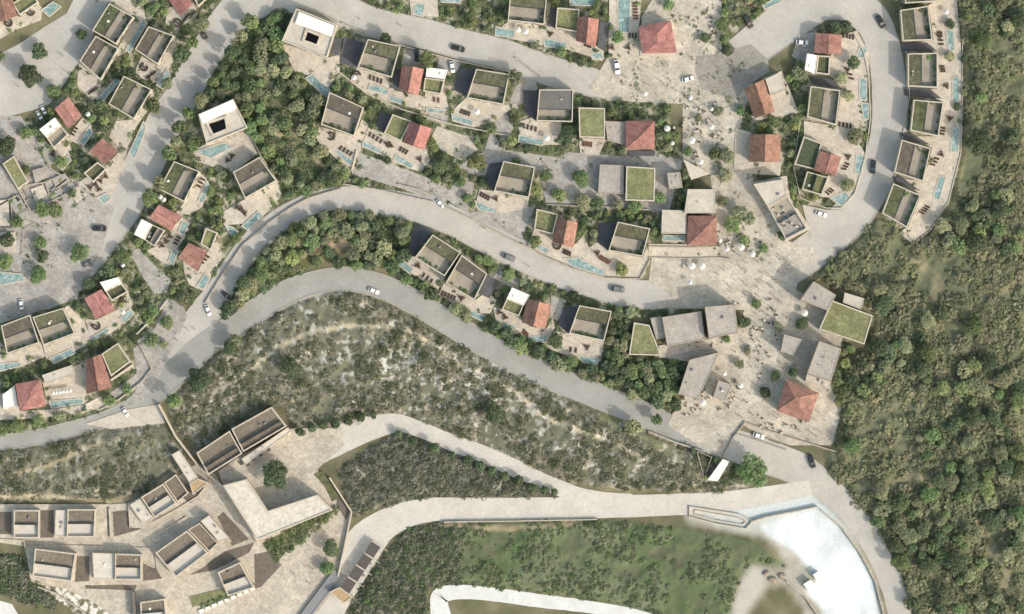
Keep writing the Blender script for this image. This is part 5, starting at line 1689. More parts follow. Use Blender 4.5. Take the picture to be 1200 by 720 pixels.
# site cabins and boulders by the chalk yard
for q, lb, m_ in (([(942, 685), (950, 680), (956, 688), (948, 693)], "white site cabin on the chalk yard corner", M_WHITE), ([(953, 674), (959, 670), (964, 677), (958, 681)], "grey metal site cabin next to the white cabin", M_METAL)):
    t = start(q, lb, "cabin", None, "site_cabin")
    put("wall", MB().prism(W(q, 2.4), 0, 2.4).mesh("wall", m_, t.location), t)
    put("roof", MB().prism(inset(W(q, 2.5), -.15), 2.4, 2.55, 0, True).mesh("roof", M_WHITE, t.location), t)


def boulder(k, r_):
    me_ = bpy.data.meshes.new("boulder")
    bm = bmesh.new()
    bmesh.ops.create_icosphere(bm, subdivisions=2, radius=1)
    rr = np.random.default_rng(k)
    ph = rr.uniform(0, 6, 6)
    for v in bm.verts:
        c = v.co.copy()
        f = 1 + .22 * math.sin(3 * c.x + ph[0]) * math.cos(2.5 * c.y + ph[1]) + .12 * math.sin(6 * c.z + ph[2] + 4 * c.x)
        v.co = Vector((c.x * f * 1.3, c.y * f, c.z * f * .7)) * r_
    bm.to_mesh(me_)
    bm.free()
    me_.materials.append(M_BOULD)
    return me_


M_BOULD = mat("brown_boulder", (.26, .21, .165), var=.3, scale=.8, fine=.2)
for k, (x, y, r_, lb) in enumerate(((898, 672, 1.0, "brown boulder by the chalk yard, outermost of three"), (906, 680, 1.3, "biggest brown boulder of the three by the chalk yard"), (916, 675, 1.1, "brown boulder by the chalk yard, nearest the cabins"))):
    p = P(x, y)
    tag(put("boulder", boulder(k, r_), None, (p.x, p.y, .3)), lb, "boulder", "boulders by the chalk yard")

# ------------------------------------------------------------------ street lamps: (base pixel) pole, arm, head
def lamp_meshes():
    p = MB().tube((0, 0, 0), (0, 0, 8.6), .11, .07, 8)
    a = MB().tube((0, 0, 8.5), (1.3, 0, 8.8), .05, .04, 6)
    h = MB()
    h.prism([(1.1, -.14), (1.85, -.12), (1.85, .12), (1.1, .14)], 8.74, 8.88, 0, True)
    g = MB().prism([(1.2, -.1), (1.75, -.09), (1.75, .09), (1.2, .1)], 8.70, 8.74, 0, True)
    return p.mesh("pole", M_METAL), a.mesh("arm", M_METAL), h.mesh("lamp_head", M_METAL), g.mesh("lamp_glass", M_LAMP)


LAMPM = lamp_meshes()
for x, y, ang, lb in ((470, 57, -70, "street lamp on the top road beside the olive villa with a parked black car"), (632, 89, -75, "street lamp on the top road before the slate villa"), (697, 106, -80, "street lamp where the top road meets the upper square"),
                      (243, 97, 150, "street lamp on the descending road opposite the wood"), (92, 102, 140, "street lamp at the inner edge of the paved lane"), (95, 334, 200, "street lamp at the lower end of the paved square"),
                      (78, 84, 200, "street lamp on the paved lane near the oval tree"), (178, 182, 30, "street lamp on the descending road below the long pool"), (824, 64, 180, "street lamp at the corner of the painted shade patch"),
                      (124, 252, 160, "street lamp above the black car on the paved square")):
    p = P(x, y)
    t = thing("street_lamp", lb, "street lamp", (p.x, p.y, .08), "street lamps along the roads", math.radians(-ang))
    for nm, me_ in zip(("pole", "arm", "lamp_head", "lamp_glass"), LAMPM):
        put(nm, me_, t)

# ------------------------------------------------------------------ retaining walls and low garden walls
WALLS = [  # polyline, thickness px, height m, material, label
    ([(400, 27), (440, 45), (480, 56), (530, 70), (580, 81), (604, 85)], 1.6, 1.0, M_STONEW, "long stone wall along the lower side of the top road"),
    ([(604, 68), (618, 78), (634, 91)], 1.4, 1.0, M_STONEW, "short slanting wall in the top road near the slate villa"),
    ([(348, 8), (372, 14), (396, 26)], 1.4, 1.3, M_STONEW, "stone wall between the big courtyard house and the top road"),
    ([(402, 216), (440, 222), (476, 230), (508, 237)], 1.6, 1.0, M_STONEW, "curved stone wall along the upper side of the middle road by the parking court"),
    ([(466, 216), (490, 222), (506, 229)], 1.4, .8, M_STONEW, "short inner wall below the parking court"),
    ([(520, 242), (555, 258), (588, 276), (612, 288)], 1.6, 1.0, M_STONEW, "stone wall between the small pool terrace and the middle road"),
    ([(612, 286), (640, 302), (668, 314), (710, 326), (750, 327), (762, 304)], 1.5, 1.0, M_STONEW, "stone wall under the mossy villa terrace along the middle road"),
    ([(240, 356), (262, 320), (284, 288), (314, 262), (340, 244), (362, 232), (400, 221)], 1.5, .9, M_STONEW, "stone wall on the house side of the middle road climb"),
    ([(272, 340), (292, 308), (318, 280), (346, 262)], 1.2, .6, M_STONEW, "low wall on the tree side of the middle road climb"),
    ([(760, 289), (806, 290), (842, 289)], 1.3, .9, M_TAUPEW, "upper of the two parallel terrace walls below the triangular red roof"),
    ([(760, 302), (806, 303), (842, 302), (856, 304)], 1.3, .9, M_TAUPEW, "lower of the two parallel terrace walls below the triangular red roof"),
    ([(272, 118), (290, 150), (305, 182), (326, 214)], 1.2, 1.4, M_WALL, "thin pale wall dividing the cream courtyard house from the wood"),
    ([(186, 474), (206, 512), (232, 546), (262, 572), (303, 636)], 2.4, 2.4, M_RWALL, "long slanting pale wall running from the lower road down to the white building"),
    ([(386, 560), (412, 600), (404, 640), (396, 676)], 1.8, 1.8, M_RWALL, "bent pale wall between the white building and the white road"),
    ([(872, 495), (900, 505), (932, 515), (968, 526), (982, 530)], 1.4, 1.0, M_TAUPEW, "straight wall along the promenade edge of the lower square"),
    ([(848, 534), (860, 512), (874, 494)], 1.4, 1.0, M_TAUPEW, "short wall at the ramp end of the lower square"),
    ([(868, 510), (890, 517), (922, 528)], 1.1, .7, M_TAUPEW, "low kerb wall beside the white car bay"),
    ([(760, 506), (790, 518), (826, 530)], 1.6, 1.4, M_STONEW, "dark retaining wall beneath the lower road near the slab pavilion"),
    ([(817, 530), (825, 560), (834, 536), (818, 529)], 1.0, 2.4, M_TAUPEW, "triangular pit wall beside the slab pavilion"),
    ([(520, 612), (600, 611), (700, 609)], 1.5, 1.2, M_STONEW, "retaining wall along the lower edge of the white resort road"),
    ([(704, 566), (722, 573), (738, 577)], 1.2, .8, M_STONEW, "short dark wall at the fork of the white roads"),
    ([(808, 594), (866, 603), (882, 611), (874, 620), (838, 614), (808, 606), (808, 594)], 1.2, .8, M_RWALL, "outer pale wall of the long concrete basin"),
    ([(814, 598), (864, 607), (874, 611), (870, 615), (840, 610), (814, 603), (814, 598)], .9, .5, M_RWALL, "inner pale wall of the long concrete basin"),
    ([(880, 612), (898, 606), (930, 600), (958, 594)], 1.6, 1.3, M_STONEW, "grey wall along the upper edge of the white chalk yard"),
    ([(962, 598), (986, 618), (1008, 648), (1026, 682), (1036, 722)], 1.4, 1.2, M_STONEW, "curved wall between the chalk yard and the road"),
    ([(922, 682), (944, 700), (962, 726)], 1.6, 1.4, M_STONEW, "short wall at the broken edge of the chalk yard"),
    ([(-8, 632), (28, 634), (30, 642)], 1.6, 1.4, M_RWALL, "low stone wall below the edge resort house"),
    ([(44, 688), (66, 696), (96, 716), (104, 724)], 1.6, 1.2, M_STONEW, "dark wall beneath the front resort house terrace"),
    ([(180, 612), (206, 598), (232, 582), (240, 572)], 1.6, 1.6, M_RWALL, "garden wall stepping past the tilted resort house"),
    ([(184, 626), (206, 614), (218, 606)], 1.4, .8, M_RWALL, "low wall beside the path of the diamond house"),
    ([(128, 596), (130, 630)], 1.8, 1.8, M_RWALL, "short upright wall beside the dark painted shade slab"),
    ([(156, 694), (158, 724)], 3.4, 3.0, M_RBROWN, "tall dark brown pillar wall at the lower picture edge"),
    ([(1036, 252), (1048, 214), (1058, 160), (1066, 112), (1062, 60), (1056, 10)], .9, .5, M_WALL, "kerb wall joining the fronts of the outer loop villas"),
    ([(1128, 6), (1128, 60), (1128, 130), (1126, 180), (1112, 236), (1090, 270), (1068, 288)], 1.0, .8, M_WALL, "pale garden wall behind the pools of the outer loop row"),
    ([(938, 140), (930, 196), (938, 232), (968, 244), (986, 244), (1002, 226), (1014, 184), (1020, 140), (1018, 88), (1012, 60), (1000, 38)], 1.0, .8, M_WALL, "pale garden wall enclosing the gardens inside the loop"),
    ([(418, 176), (412, 200)], 1.2, 1.0, M_WALL, "short wall closing the parking court beside the brown villa"),
    ([(394, 82), (430, 110), (470, 128), (530, 146), (600, 160)], 1.2, .9, M_WALL, "long garden wall between the upper and lower villa rows"),
    ([(640, 240), (700, 242), (760, 246)], 1.2, .9, M_TAUPEW, "hedge wall below the taupe and green blocks"),
    ([(118, 480), (140, 468), (166, 448), (178, 432), (164, 404)], 1.8, 1.0, M_STONEW, "stepped grey wall around the red wedge house garden"),
    ([(130, 446), (156, 428)], 2.6, 1.6, M_WALL, "pale stair wall under the flat green roof"),
    ([(196, 352), (180, 372), (160, 392)], 1.8, 1.0, M_WALL, "pale ramp wall above the red wedge house"),
    # stepped walls by the pale green block
    ([(0, 188), (22, 223), (36, 248)], 1.6, 1.2, M_TAUPEW, "long slanting wall past the pale green block"),
    ([(0, 240), (20, 229)], 1.6, 1.0, M_TAUPEW, "short wall of the stepped maze nearest the picture edge"),
    ([(13, 238), (15, 268)], 1.4, 1.0, M_TAUPEW, "upright wall of the stepped maze beside the bushes"),
    ([(15, 253), (33, 244)], 1.4, 1.0, M_TAUPEW, "cross wall of the stepped maze near the upright wall"),
    ([(38, 248), (56, 238), (73, 230), (93, 218)], 1.8, 1.1, M_TAUPEW, "longest outer wall of the stepped maze facing the paved square"),
    ([(33, 217), (53, 214), (73, 205)], 1.6, 1.0, M_TAUPEW, "middle wall of the stepped maze"),
    ([(60, 224), (78, 210)], 1.6, 1.0, M_TAUPEW, "short slanting wall of the stepped maze near the oval bush"),
    ([(53, 214), (58, 230)], 1.4, 1.0, M_TAUPEW, "little cross wall of the stepped maze"),
    ([(44, 166), (60, 198), (72, 206)], 1.6, .9, M_TAUPEW, "bent path wall above the stepped maze"),
    ([(26, 218), (34, 232), (28, 240)], 1.4, .9, M_TAUPEW, "hooked wall of the stepped maze"),
    ([(-6, 268), (14, 268)], 1.6, .9, M_TAUPEW, "end wall of the stepped maze at the picture edge"),
]
for pts, th, hgt, m_, lb in WALLS:
    b = MB()
    Lp, Rp = ribbon([(x, y, th) for x, y in pts])
    Lw, Rw = W(Lp, hgt), W(Rp, hgt)
    n = len(Lw)
    for i in range(n - 1):
        b.prism([Lw[i], Lw[i + 1], Rw[i + 1], Rw[i]], -.3, hgt + .012 * (i % 2))
    cx, cy = centroid(pts)
    p = P(cx, cy)
    t = thing("retaining_wall" if m_ is M_STONEW else "garden_wall", lb, "wall", (p.x, p.y, 0))
    put("masonry", b.mesh("masonry", m_, (p.x, p.y, 0)), t)
    for i in range(n - 1):
        OCC |= raster([Lp[i], Lp[i + 1], Rp[i + 1], Rp[i]])

# fascia lawns of the resort
for poly, nm in (([(308, 637), (394, 591), (322, 660)], "lawn"), ([(222, 699), (266, 689), (268, 699), (226, 712)], "lawn"), ([(368, 556), (378, 552), (398, 582), (394, 586)], "lawn")):
    b = MB().prism(W(poly), 0, .45)
    struct(nm, b.mesh(nm, M_LAWN if poly[0][0] == 222 else mat("rough_lawn", (.105, .11, .055), var=.35, scale=.4, fine=.3, fscale=1.5)))

# stepped resort levels, dark slabs painting the shade beside the houses
M_SHADESLAB = mat("dark_shade_brown", (.13, .11, .09), var=.2, scale=.5, fine=.15, fscale=2)
for poly, hg in (([(-10, 591), (126, 591), (126, 633), (30, 634), (-10, 630)], 1.0), ([(30, 640), (60, 638), (176, 642), (182, 660), (176, 684), (110, 686), (36, 682)], .7),
                 ([(150, 590), (206, 560), (224, 590), (176, 620), (152, 618)], 1.1), ([(180, 640), (236, 606), (272, 634), (240, 664), (206, 682), (184, 668)], .8)):
    b = MB().prism(W(poly), 0, hg)
    struct("resort_level", b.mesh("resort_level", M_RTERR))
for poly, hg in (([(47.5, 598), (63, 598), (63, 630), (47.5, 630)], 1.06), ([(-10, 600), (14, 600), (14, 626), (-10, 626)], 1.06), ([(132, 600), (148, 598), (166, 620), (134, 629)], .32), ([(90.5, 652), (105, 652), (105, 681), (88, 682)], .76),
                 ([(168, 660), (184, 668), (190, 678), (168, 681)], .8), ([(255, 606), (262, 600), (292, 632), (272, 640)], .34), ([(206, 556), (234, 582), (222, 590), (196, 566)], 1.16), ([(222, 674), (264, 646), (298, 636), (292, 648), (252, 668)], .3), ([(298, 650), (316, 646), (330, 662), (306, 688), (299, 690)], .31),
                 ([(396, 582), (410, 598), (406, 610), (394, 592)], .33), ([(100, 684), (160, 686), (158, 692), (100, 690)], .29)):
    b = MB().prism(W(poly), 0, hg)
    struct("shade_slab", b.mesh("shade_slab", M_SHADESLAB))

# pergola of dark panels beside the white road
t = thing("pergola", "row of dark cloth pergola bays beside the white road", "pergola", tuple(P(424, 672)))
o = t.location
ax, ay = (446 - 404) , (640 - 700)
for i in range(4):
    f0, f1 = i / 4 + .012, (i + 1) / 4 - .012
    a, c = (398 + 38 * f0, 690 - 56 * f0), (398 + 38 * f1, 690 - 56 * f1)
    nrm = (17, 11)
    q = [a, c, (c[0] + nrm[0] * .62, c[1] + nrm[1] * .62), (a[0] + nrm[0] * .62, a[1] + nrm[1] * .62)]
    put("canopy_panel", MB().prism(W(q, 3), 2.92, 3.0, 0, True).mesh("canopy_panel", M_DARKP, o), t)
for i in range(5):
    f = i / 4
    a = (398 + 38 * f, 690 - 56 * f)
    c = (a[0] + 18, a[1] + 12)
    A, Cc = P(a[0], a[1], 3), P(c[0], c[1], 3)
    put("beam", MB().tube((A.x, A.y, 3.05), (Cc.x, Cc.y, 3.05), .16, .16, 4).mesh("beam", M_RWALL, o), t)
    for e_ in (A, Cc):
        put("post", MB().tube((e_.x, e_.y, 0), (e_.x, e_.y, 3.0), .12, .12, 5).mesh("post", M_RWALL, o), t)
tq = [(386, 694), (398, 688), (414, 700), (402, 708)]
resort("tan timber kiosk at the foot of the pergola", "tan kiosk", [('tan', tq, 3.4)], "kiosk", "kiosk")
for i, (x, y) in enumerate(((430, 652), (436, 662), (428, 676), (408, 660), (404, 676), (436, 648))):
    p = P(x, y, 0)
    tag(put("cafe_table", TABW, None, (p.x, p.y, .09)), "small pale table beside the pergola", "table", "tables beside the pergola")
for i, (x, y) in enumerate(((283, 543), (290, 544), (297, 538), (305, 533), (315, 527))):
    p = P(x, y, 0)
    o = put("planter", MB().tube((0, 0, 0), (0, 0, .8), .55, .75, 10).mesh("planter", M_SLATE), None, (p.x, p.y, .2))
    tag(o, "round dark planter in the row along the walled resort block", "planter", "planters along the walled resort block")
for i in range(9):
    x, y = 236 + i * 7.5, 716 - i * 3.2
    p = P(x, y, 0)
    o = put("planter", MB().prism([(-.9, -.6), (.9, -.6), (.9, .6), (-.9, .6)], 0, .7).mesh("planter", M_WHITE), None, (p.x, p.y, .15), .4)
    tag(o, "white block planter in the row below the lawn strip", "planter", "white planters below the lawn strip")
    s_ = put("garden_shrub", SHRUB['green'][i % 4], None, (p.x + .4, p.y + 1.6, .2), i)
    s_.scale = (1.4, 1.4, 1.3)
    tag(s_, "green shrub among the white planters below the lawn strip", "shrub", "shrubs below the lawn strip")
# tall dark slatted stair at the resort edge
Sq = [(392, 668), (400, 674), (360, 735), (350, 728)]
t = thing("covered_stair", "long grey slatted stair running down beside the white road", "stair", tuple(P(376, 700)))
o = t.location
A0, A1, B0, B1 = P(392, 668), P(400, 674), P(344, 732), P(352, 738)
n = 46
stm = MB().box(0, 0, 0, (A1 - A0).length, .62, .16).mesh("slat", M_METAL)
ang = math.atan2((A1 - A0).y, (A1 - A0).x)
for i in range(n):
    c = (A0 + A1) / 2 + ((B0 + B1) / 2 - (A0 + A1) / 2) * (i + .5) / n
    put("slat", stm, t, (c.x - o.x, c.y - o.y, 1.2 + .004 * (i % 2)), ang)
for s0, s1 in ((A0, B0), (A1, B1)):
    put("side_rail", MB().tube((s0.x, s0.y, 1.3), (s1.x, s1.y, 1.3), .2, .2, 4).tube((s0.x, s0.y, .6), (s1.x, s1.y, .6), .5, .5, 4).mesh("side_rail", M_METAL, o), t)


# ------------------------------------------------------------------ trees
TREE_N = {}


def tree(x, y, r_px, kind, label, group=None, name="garden_tree", squash=1.0):
    z = ground_z(x, y)
    rad = r_px * S
    p = P(x, y, z + rad * .9)
    t = thing(name, label, "tree", (p.x, p.y, z), group, rng.uniform(0, 6.28))
    t.scale = (rad, rad, rad * rng.uniform(.85, 1.1) * squash)
    c = put("crown", CROWN['big_' + kind][int(rng.integers(0, 2))] if r_px >= 10.5 else CROWN[kind][int(rng.integers(0, 5))], t)
    put("trunk", TRUNK[int(rng.integers(0, 3))], t)
    return t


SOLO = [
    (46, 61, 10, 'dark', "round dark tree on the paved lane, smaller of the two islands"), (35, 88, 14, 'dark', "oval dark tree alone on the paved lane"), (62, 107, 10, 'green', "green tree at the lane edge above the parked white cars"),
    (0, 66, 6, 'green', "tree at the picture edge on the paved lane"), (93, 296, 13, 'green', "big round tree alone in the middle of the paved square"), (145, 300, 11, 'green', "tree at the corner of the red and white house on the descending road"),
    (127, 320, 10, 'dark', "dark tree behind the notched white roof"), (105, 334, 9, 'dark', "low dark tree beside the red house with the notched white roof"), (729, 316, 9, 'yellow', "yellow-green tree on the terrace of the mossy villa"),
    (627, 283, 8, 'yellow', "yellow-green tree beside the green roof above the middle road curve"), (652, 401, 10, 'green', "round tree on the terrace of the last villa below the middle road"), (620, 336, 6, 'dark', "small dark tree behind the bright white roof"),
    (572, 306, 7, 'green', "bright tree between the middle road and the second villa"), (596, 323, 8, 'green', "tree between the second villa and the bright white roof"), (323, 555, 17, 'dark', "single dark round tree in the resort court"),
    (388, 643, 12, 'dark', "very dark round tree by the bent pale wall"), (384, 666, 9, 'green', "loose green tree above the slatted stair"), (882, 552, 21, 'green', "big spreading tree beside the slab pavilion"),
    (234, 443, 14, 'dark', "round tree on the bank at the shaded road junction"), (270, 408, 11, 'dark', "round bushy tree on the scrub edge of the grey road"), (870, 377, 9, 'dark', "dark tree next to the taupe cube on the lower square"),
    (940, 379, 8, 'dark', "round tree in the circular planter of the lower square"), (867, 427, 6, 'olive', "round clipped tree in the pale bed of the lower square"), (908, 440, 7, 'yellow', "yellow-green tree in the lower square shade"),
    (897, 460, 7, 'dark', "dark small tree in the lower square shade"), (827, 44, 6, 'green', "round clipped tree in the round bed of the upper square"), (783, 7, 7, 'green', "round tree at the upper picture edge of the upper square"),
    (724, 44, 8, 'green', "round tree at the foot of the long top pool"), (938, 87, 10, 'olive', "olive tree beside the white box roof of the loop"), (991, 30, 8, 'dark', "dark round tree at the loop road head"),
    (985, 92, 8, 'olive', "star-shaped olive tree on the terrace of the loop head house"), (994, 112, 7, 'olive', "olive tree beside the olive villa inside the loop"), (1001, 160, 10, 'olive', "round olive tree between the loop pools"),
    (994, 217, 9, 'olive', "round olive tree above the kidney pool of the loop"), (454, 188, 5, 'dark', "small dark tree on the parking court edge"), (665, 158, 11, 'dark', "dark tree filling the gap between slate villa and green block"),
    (681, 209, 12, 'green', "large green tree on the shaded paved lane"), (683, 236, 12, 'olive', "pale tree below the large tree of the paved lane"), (560, 190, 12, 'yellow', "yellow-green tree on the paved lane near the olive villa"),
    (516, 195, 9, 'green', "tree behind the parking court red house terrace"), (838, 180, 9, 'green', "green tree in the bed beside the half-shaded red house"), (852, 184, 10, 'olive', "olive tree in the bed beside the half-shaded red house"),
    (850, 205, 9, 'olive', "olive tree below the bed of the half-shaded red house"), (866, 249, 10, 'olive', "spreading olive tree between the crossroads cafe parasols"), (858, 264, 11, 'green', "green tree beside the red house above the crossroads"),
    (878, 256, 8, 'olive', "pale tree beside the long cream building shade"), (895, 291, 6, 'green', "small green tree on the crossroads corner"), (918, 276, 7, 'green', "tree at the corner of the long cream building"),
    (1113, 28, 6, 'dark', "small dark tree at the first pool of the outer loop row"), (1122, 125, 5, 'dark', "small dark round tree between outer loop pools"), (1112, 66, 6, 'olive', "grey-green tree on the second outer loop terrace"),
    (1122, 660, 14, 'dark', "dark round tree standing out in the wood near the lower road"), (1148, 165, 16, 'dark', "dark green round tree at the wood edge beyond the outer loop pools"), (580, 485, 15, 'dark', "large dark bushy tree in the middle of the scrub slope"),
    (340, 430, 13, 'dark', "dark tree in the scrub beside the pale path"), (50, 246, 10, 'green', "tree nearest the stepped maze wall"), (64, 248, 9, 'green', "second tree at the stepped maze wall"), (48, 284, 8, 'green', "tree in the green strip of the paved square"),
    (50, 300, 8, 'dark', "dark tree in the green strip of the paved square"), (45, 322, 12, 'green', "broad tree at the end of the picture edge pool"), (8, 282, 10, 'dark', "dark tree at the picture edge below the stepped maze"), (6, 308, 9, 'yellow', "yellow-green tree at the picture edge above the pool"),
    (6, 172, 15, 'dark', "large dark tree at the picture edge above the pale green block"), (64, 374, 9, 'yellow', "yellow-green bush tree on the roof edge of the inner pair villa"), (96, 40, 7, 'green', "small tree at the head of the paved lane file"),
    (980, 32, 7, 'dark', "low dark tree behind the dark red house of the loop"),
    (886, 356, 6, 'green', "small green tree between crossroads and lower square"), (912, 384, 6, 'olive', "small olive tree by the kiosk of the lower square"), (852, 398, 5, 'green', "small green tree below the taupe cube"),
    (876, 412, 5, 'olive', "small olive tree at the pale bed edge"), (930, 436, 6, 'green', "green tree below the kiosk of the lower square"), (802, 452, 5, 'dark', "dark shrub tree at the foot of the slanting hall"),
    (783, 128, 6, 'green', "green tree at the edge of the upper square cafe"), (790, 160, 7, 'green', "green tree beside the red house with the dark strip"), (818, 140, 5, 'olive', "small olive tree among the upper square cafe tables"),
    (806, 178, 6, 'green', "green tree behind the sail canopy"), (842, 130, 6, 'olive', "olive tree at the edge of the painted shade patch"), (852, 60, 7, 'dark', "dark tree in the hedge above the painted shade patch"), (846, 30, 8, 'green', "green tree in the hedge near the upper edge"),
    (850, 45, 7, 'green', "green hedge tree beside the round bed of the upper square"), (868, 130, 6, 'green', "green tree beside the red and cream house"), (846, 236, 7, 'olive', "olive tree next to the cream block"), (872, 282, 7, 'green', "green tree among the crossroads parasols"),
    (604, 190, 6, 'green', "green tree behind the olive villa on the paved lane"), (640, 206, 8, 'green', "green tree at the inner end of the paved lane"), (655, 228, 9, 'green', "broad green tree above the hedge wall"), (628, 222, 7, 'yellow', "yellow-green tree at the hedge wall corner"),
    (700, 238, 8, 'green', "green tree on the hedge wall below the taupe block"), (724, 240, 7, 'olive', "olive tree on the hedge wall below the green block"), (744, 242, 8, 'green', "green tree at the end of the hedge wall"), (774, 232, 7, 'green', "green tree beside the green block corner"),
    (576, 150, 7, 'green', "green tree on the lane between upper villas"), (590, 168, 6, 'olive', "olive tree on the lane below the slate villa pool"), (540, 214, 6, 'green', "green tree at the mouth of the paved lane"), (548, 232, 7, 'green', "green tree on the shaded court near the small pool"),
    (30, 200, 6, 'green', "green tree behind the pale green block"), (72, 190, 8, 'green', "green tree over the bent path wall"), (20, 260, 8, 'green', "green tree inside the stepped maze"), (84, 226, 6, 'dark', "dark tree at the outer maze wall"), (30, 156, 8, 'green', "green tree beside the parking bay"),
    (180, 364, 8, 'green', "green tree at the pale ramp wall"), (196, 378, 8, 'green', "green tree on the lane above the road junction"), (178, 398, 9, 'green', "broad green tree above the stepped grey wall"), (192, 404, 6, 'olive', "olive tree on the junction lane"), (148, 456, 7, 'green', "green tree inside the stepped grey wall"),
    (128, 470, 7, 'green', "green tree at the foot of the stepped grey wall"), (214, 352, 8, 'olive', "olive tree by the lane near the salmon house"), (20, 500, 8, 'green', "green tree above the grey road at the picture edge"), (44, 494, 8, 'green', "green tree above the grey road by the square red house"), (70, 488, 8, 'olive', "olive tree above the grey road below the pool"),
]
TALL = [(250, 96), (246, 110), (236, 118), (222, 134), (213, 150), (207, 166), (199, 180), (272, 62), (283, 42), (294, 26), (262, 78), (188, 214), (176, 232), (354, 272), (328, 286), (306, 306), (286, 330), (236, 30), (226, 50), (214, 66), (196, 98), (180, 124), (232, 452), (276, 398), (206, 470), (452, 46), (604, 92), (500, 70), (1000, 74), (742, 500), (770, 492)]
for i, (x, y) in enumerate(TALL):
    SOLO.append((x, y, 7 + (i * 37 % 5), ('green', 'dark', 'olive')[i % 3], None))
for x, y, r_, k_, lb in SOLO:
    if lb is None:
        tree(x, y, r_, k_, f"tall slender {'dark' if k_ == 'dark' else k_} tree at the roadside by the {near((x, y))}", f"tall roadside trees by the {near((x, y))}", "street_tree", 1.7)
    else:
        tree(x, y, r_, k_, lb)
    OCC |= raster([(x + r_ * .8 * math.cos(a), y + r_ * .8 * math.sin(a)) for a in np.linspace(0, 6.28, 9)[:-1]])


def scatter(mask, n, rmin, rmax, sep, kinds, name, label, group, avoid=None, tries=40000, fill=None):
    """spread trees over a zone keeping a distance; returns what was placed"""
    ys, xs = np.nonzero(mask)
    got = []
    if len(xs) == 0:
        return got
    order = rng.permutation(len(xs))[:tries]
    cell = {}
    for j in order:
        if len(got) >= n:
            break
        x, y = xs[j] + rng.uniform(0, 1), ys[j] + rng.uniform(0, 1)
        r = rng.uniform(rmin, rmax)
        key = (int(x // 24), int(y // 24))
        ok = True
        for i in (-1, 0, 1):
            for k in (-1, 0, 1):
                for (px, py, pr) in cell.get((key[0] + i, key[1] + k), ()):
                    if (px - x) ** 2 + (py - y) ** 2 < ((pr + r) * sep) ** 2:
                        ok = False
        if not ok:
            continue
        cell.setdefault(key, []).append((x, y, r))
        got.append((x, y, r))
        kd = kinds[int(rng.integers(0, len(kinds)))]
        kn = {'green': 'green', 'dark': 'dark green', 'olive': 'olive', 'yellow': 'yellow-green'}[kd]
        lb = label.format(kind=kn, near=near((x, y)), size="large" if r > rmin + (rmax - rmin) * .66 else ("small" if r < rmin + (rmax - rmin) * .33 else "mid-sized"), deep="edging the wood" if x < 1060 + 80 * (y < 260) else ("inside the wood" if x < 1150 else "deep in the wood"))
        tree(x, y, r, kd, lb, group.format(near=near((x, y))), name)
    return got


for x, y, r_ in ((467, 509, 6), (484, 516, 6), (509, 526, 7), (530, 533, 5), (549, 539, 6), (563, 546, 7), (577, 551, 6), (591, 558, 6), (608, 563, 7), (625, 572, 6), (638, 574, 5), (650, 577, 5)):
    tree(x, y, r_, 'dark', "small dark tree in the line along the inner edge of the white road", "trees lining the inner edge of the white road", "edge_tree", 1.4)
for x, y, r_ in ((352, 506, 6), (366, 502, 6), (379, 499, 6), (393, 497, 6), (408, 493, 6), (423, 489, 6), (438, 486, 5)):
    tree(x, y, r_, 'dark', "small dark tree in the line along the outer edge of the white road", "trees lining the outer edge of the white road", "edge_tree", 1.4)


def erode(m, r):
    return blur(m, r, 1) > .98


thin = (raster([(292, 60), (322, 64), (332, 92), (352, 140), (368, 188), (366, 212), (336, 200), (318, 158), (300, 116)]) | raster([(336, 290), (360, 268), (400, 276), (424, 296), (396, 318), (352, 318)])) & (fbm(xx / 9, yy / 9, 71) < .56)
scatter(zm["woodmid"] & ~thin & erode(~OCC, 3) & (n_mid > .40), 70, 5, 11, .64, ['dark', 'green', 'green', 'olive', 'olive'], "wood_tree", "{size} {kind} wood tree near the {near}", "wood trees near the {near}")
scatter(zm["slope"] & ~thin & erode(~OCC, 3) & (n_mid > .40), 64, 5, 11, .62, ['green', 'olive', 'dark', 'olive', 'yellow'], "slope_tree", "{size} {kind} tree on the road slope near the {near}", "slope trees near the {near}")
scatter(zm["strip"] & erode(~OCC, 2), 80, 4, 10, .60, ['green', 'dark', 'green', 'olive'], "roadside_tree", "{size} {kind} tree over the grey road by the {near}", "grey road trees by the {near}")
fm = zm["forest"] & erode(~OCC, 2)
east = xx > 1040
scatter(fm & ((n_big * .45 + fbm(xx / 34, yy / 34, 61) * .55) > .535), 165, 5, 13, .60, ['dark', 'green', 'olive', 'olive', 'green'], "forest_tree", "{size} {kind} tree {deep} beyond the {near}", "wood trees beyond the {near}")
gm = zm["urban"] & erode(~OCC, 2)
scatter(gm, 292, 2.6, 6.5, .66, ['green', 'dark', 'green', 'yellow', 'olive'], "yard_tree", "{size} {kind} garden tree beside the {near}", "garden trees beside the {near}")

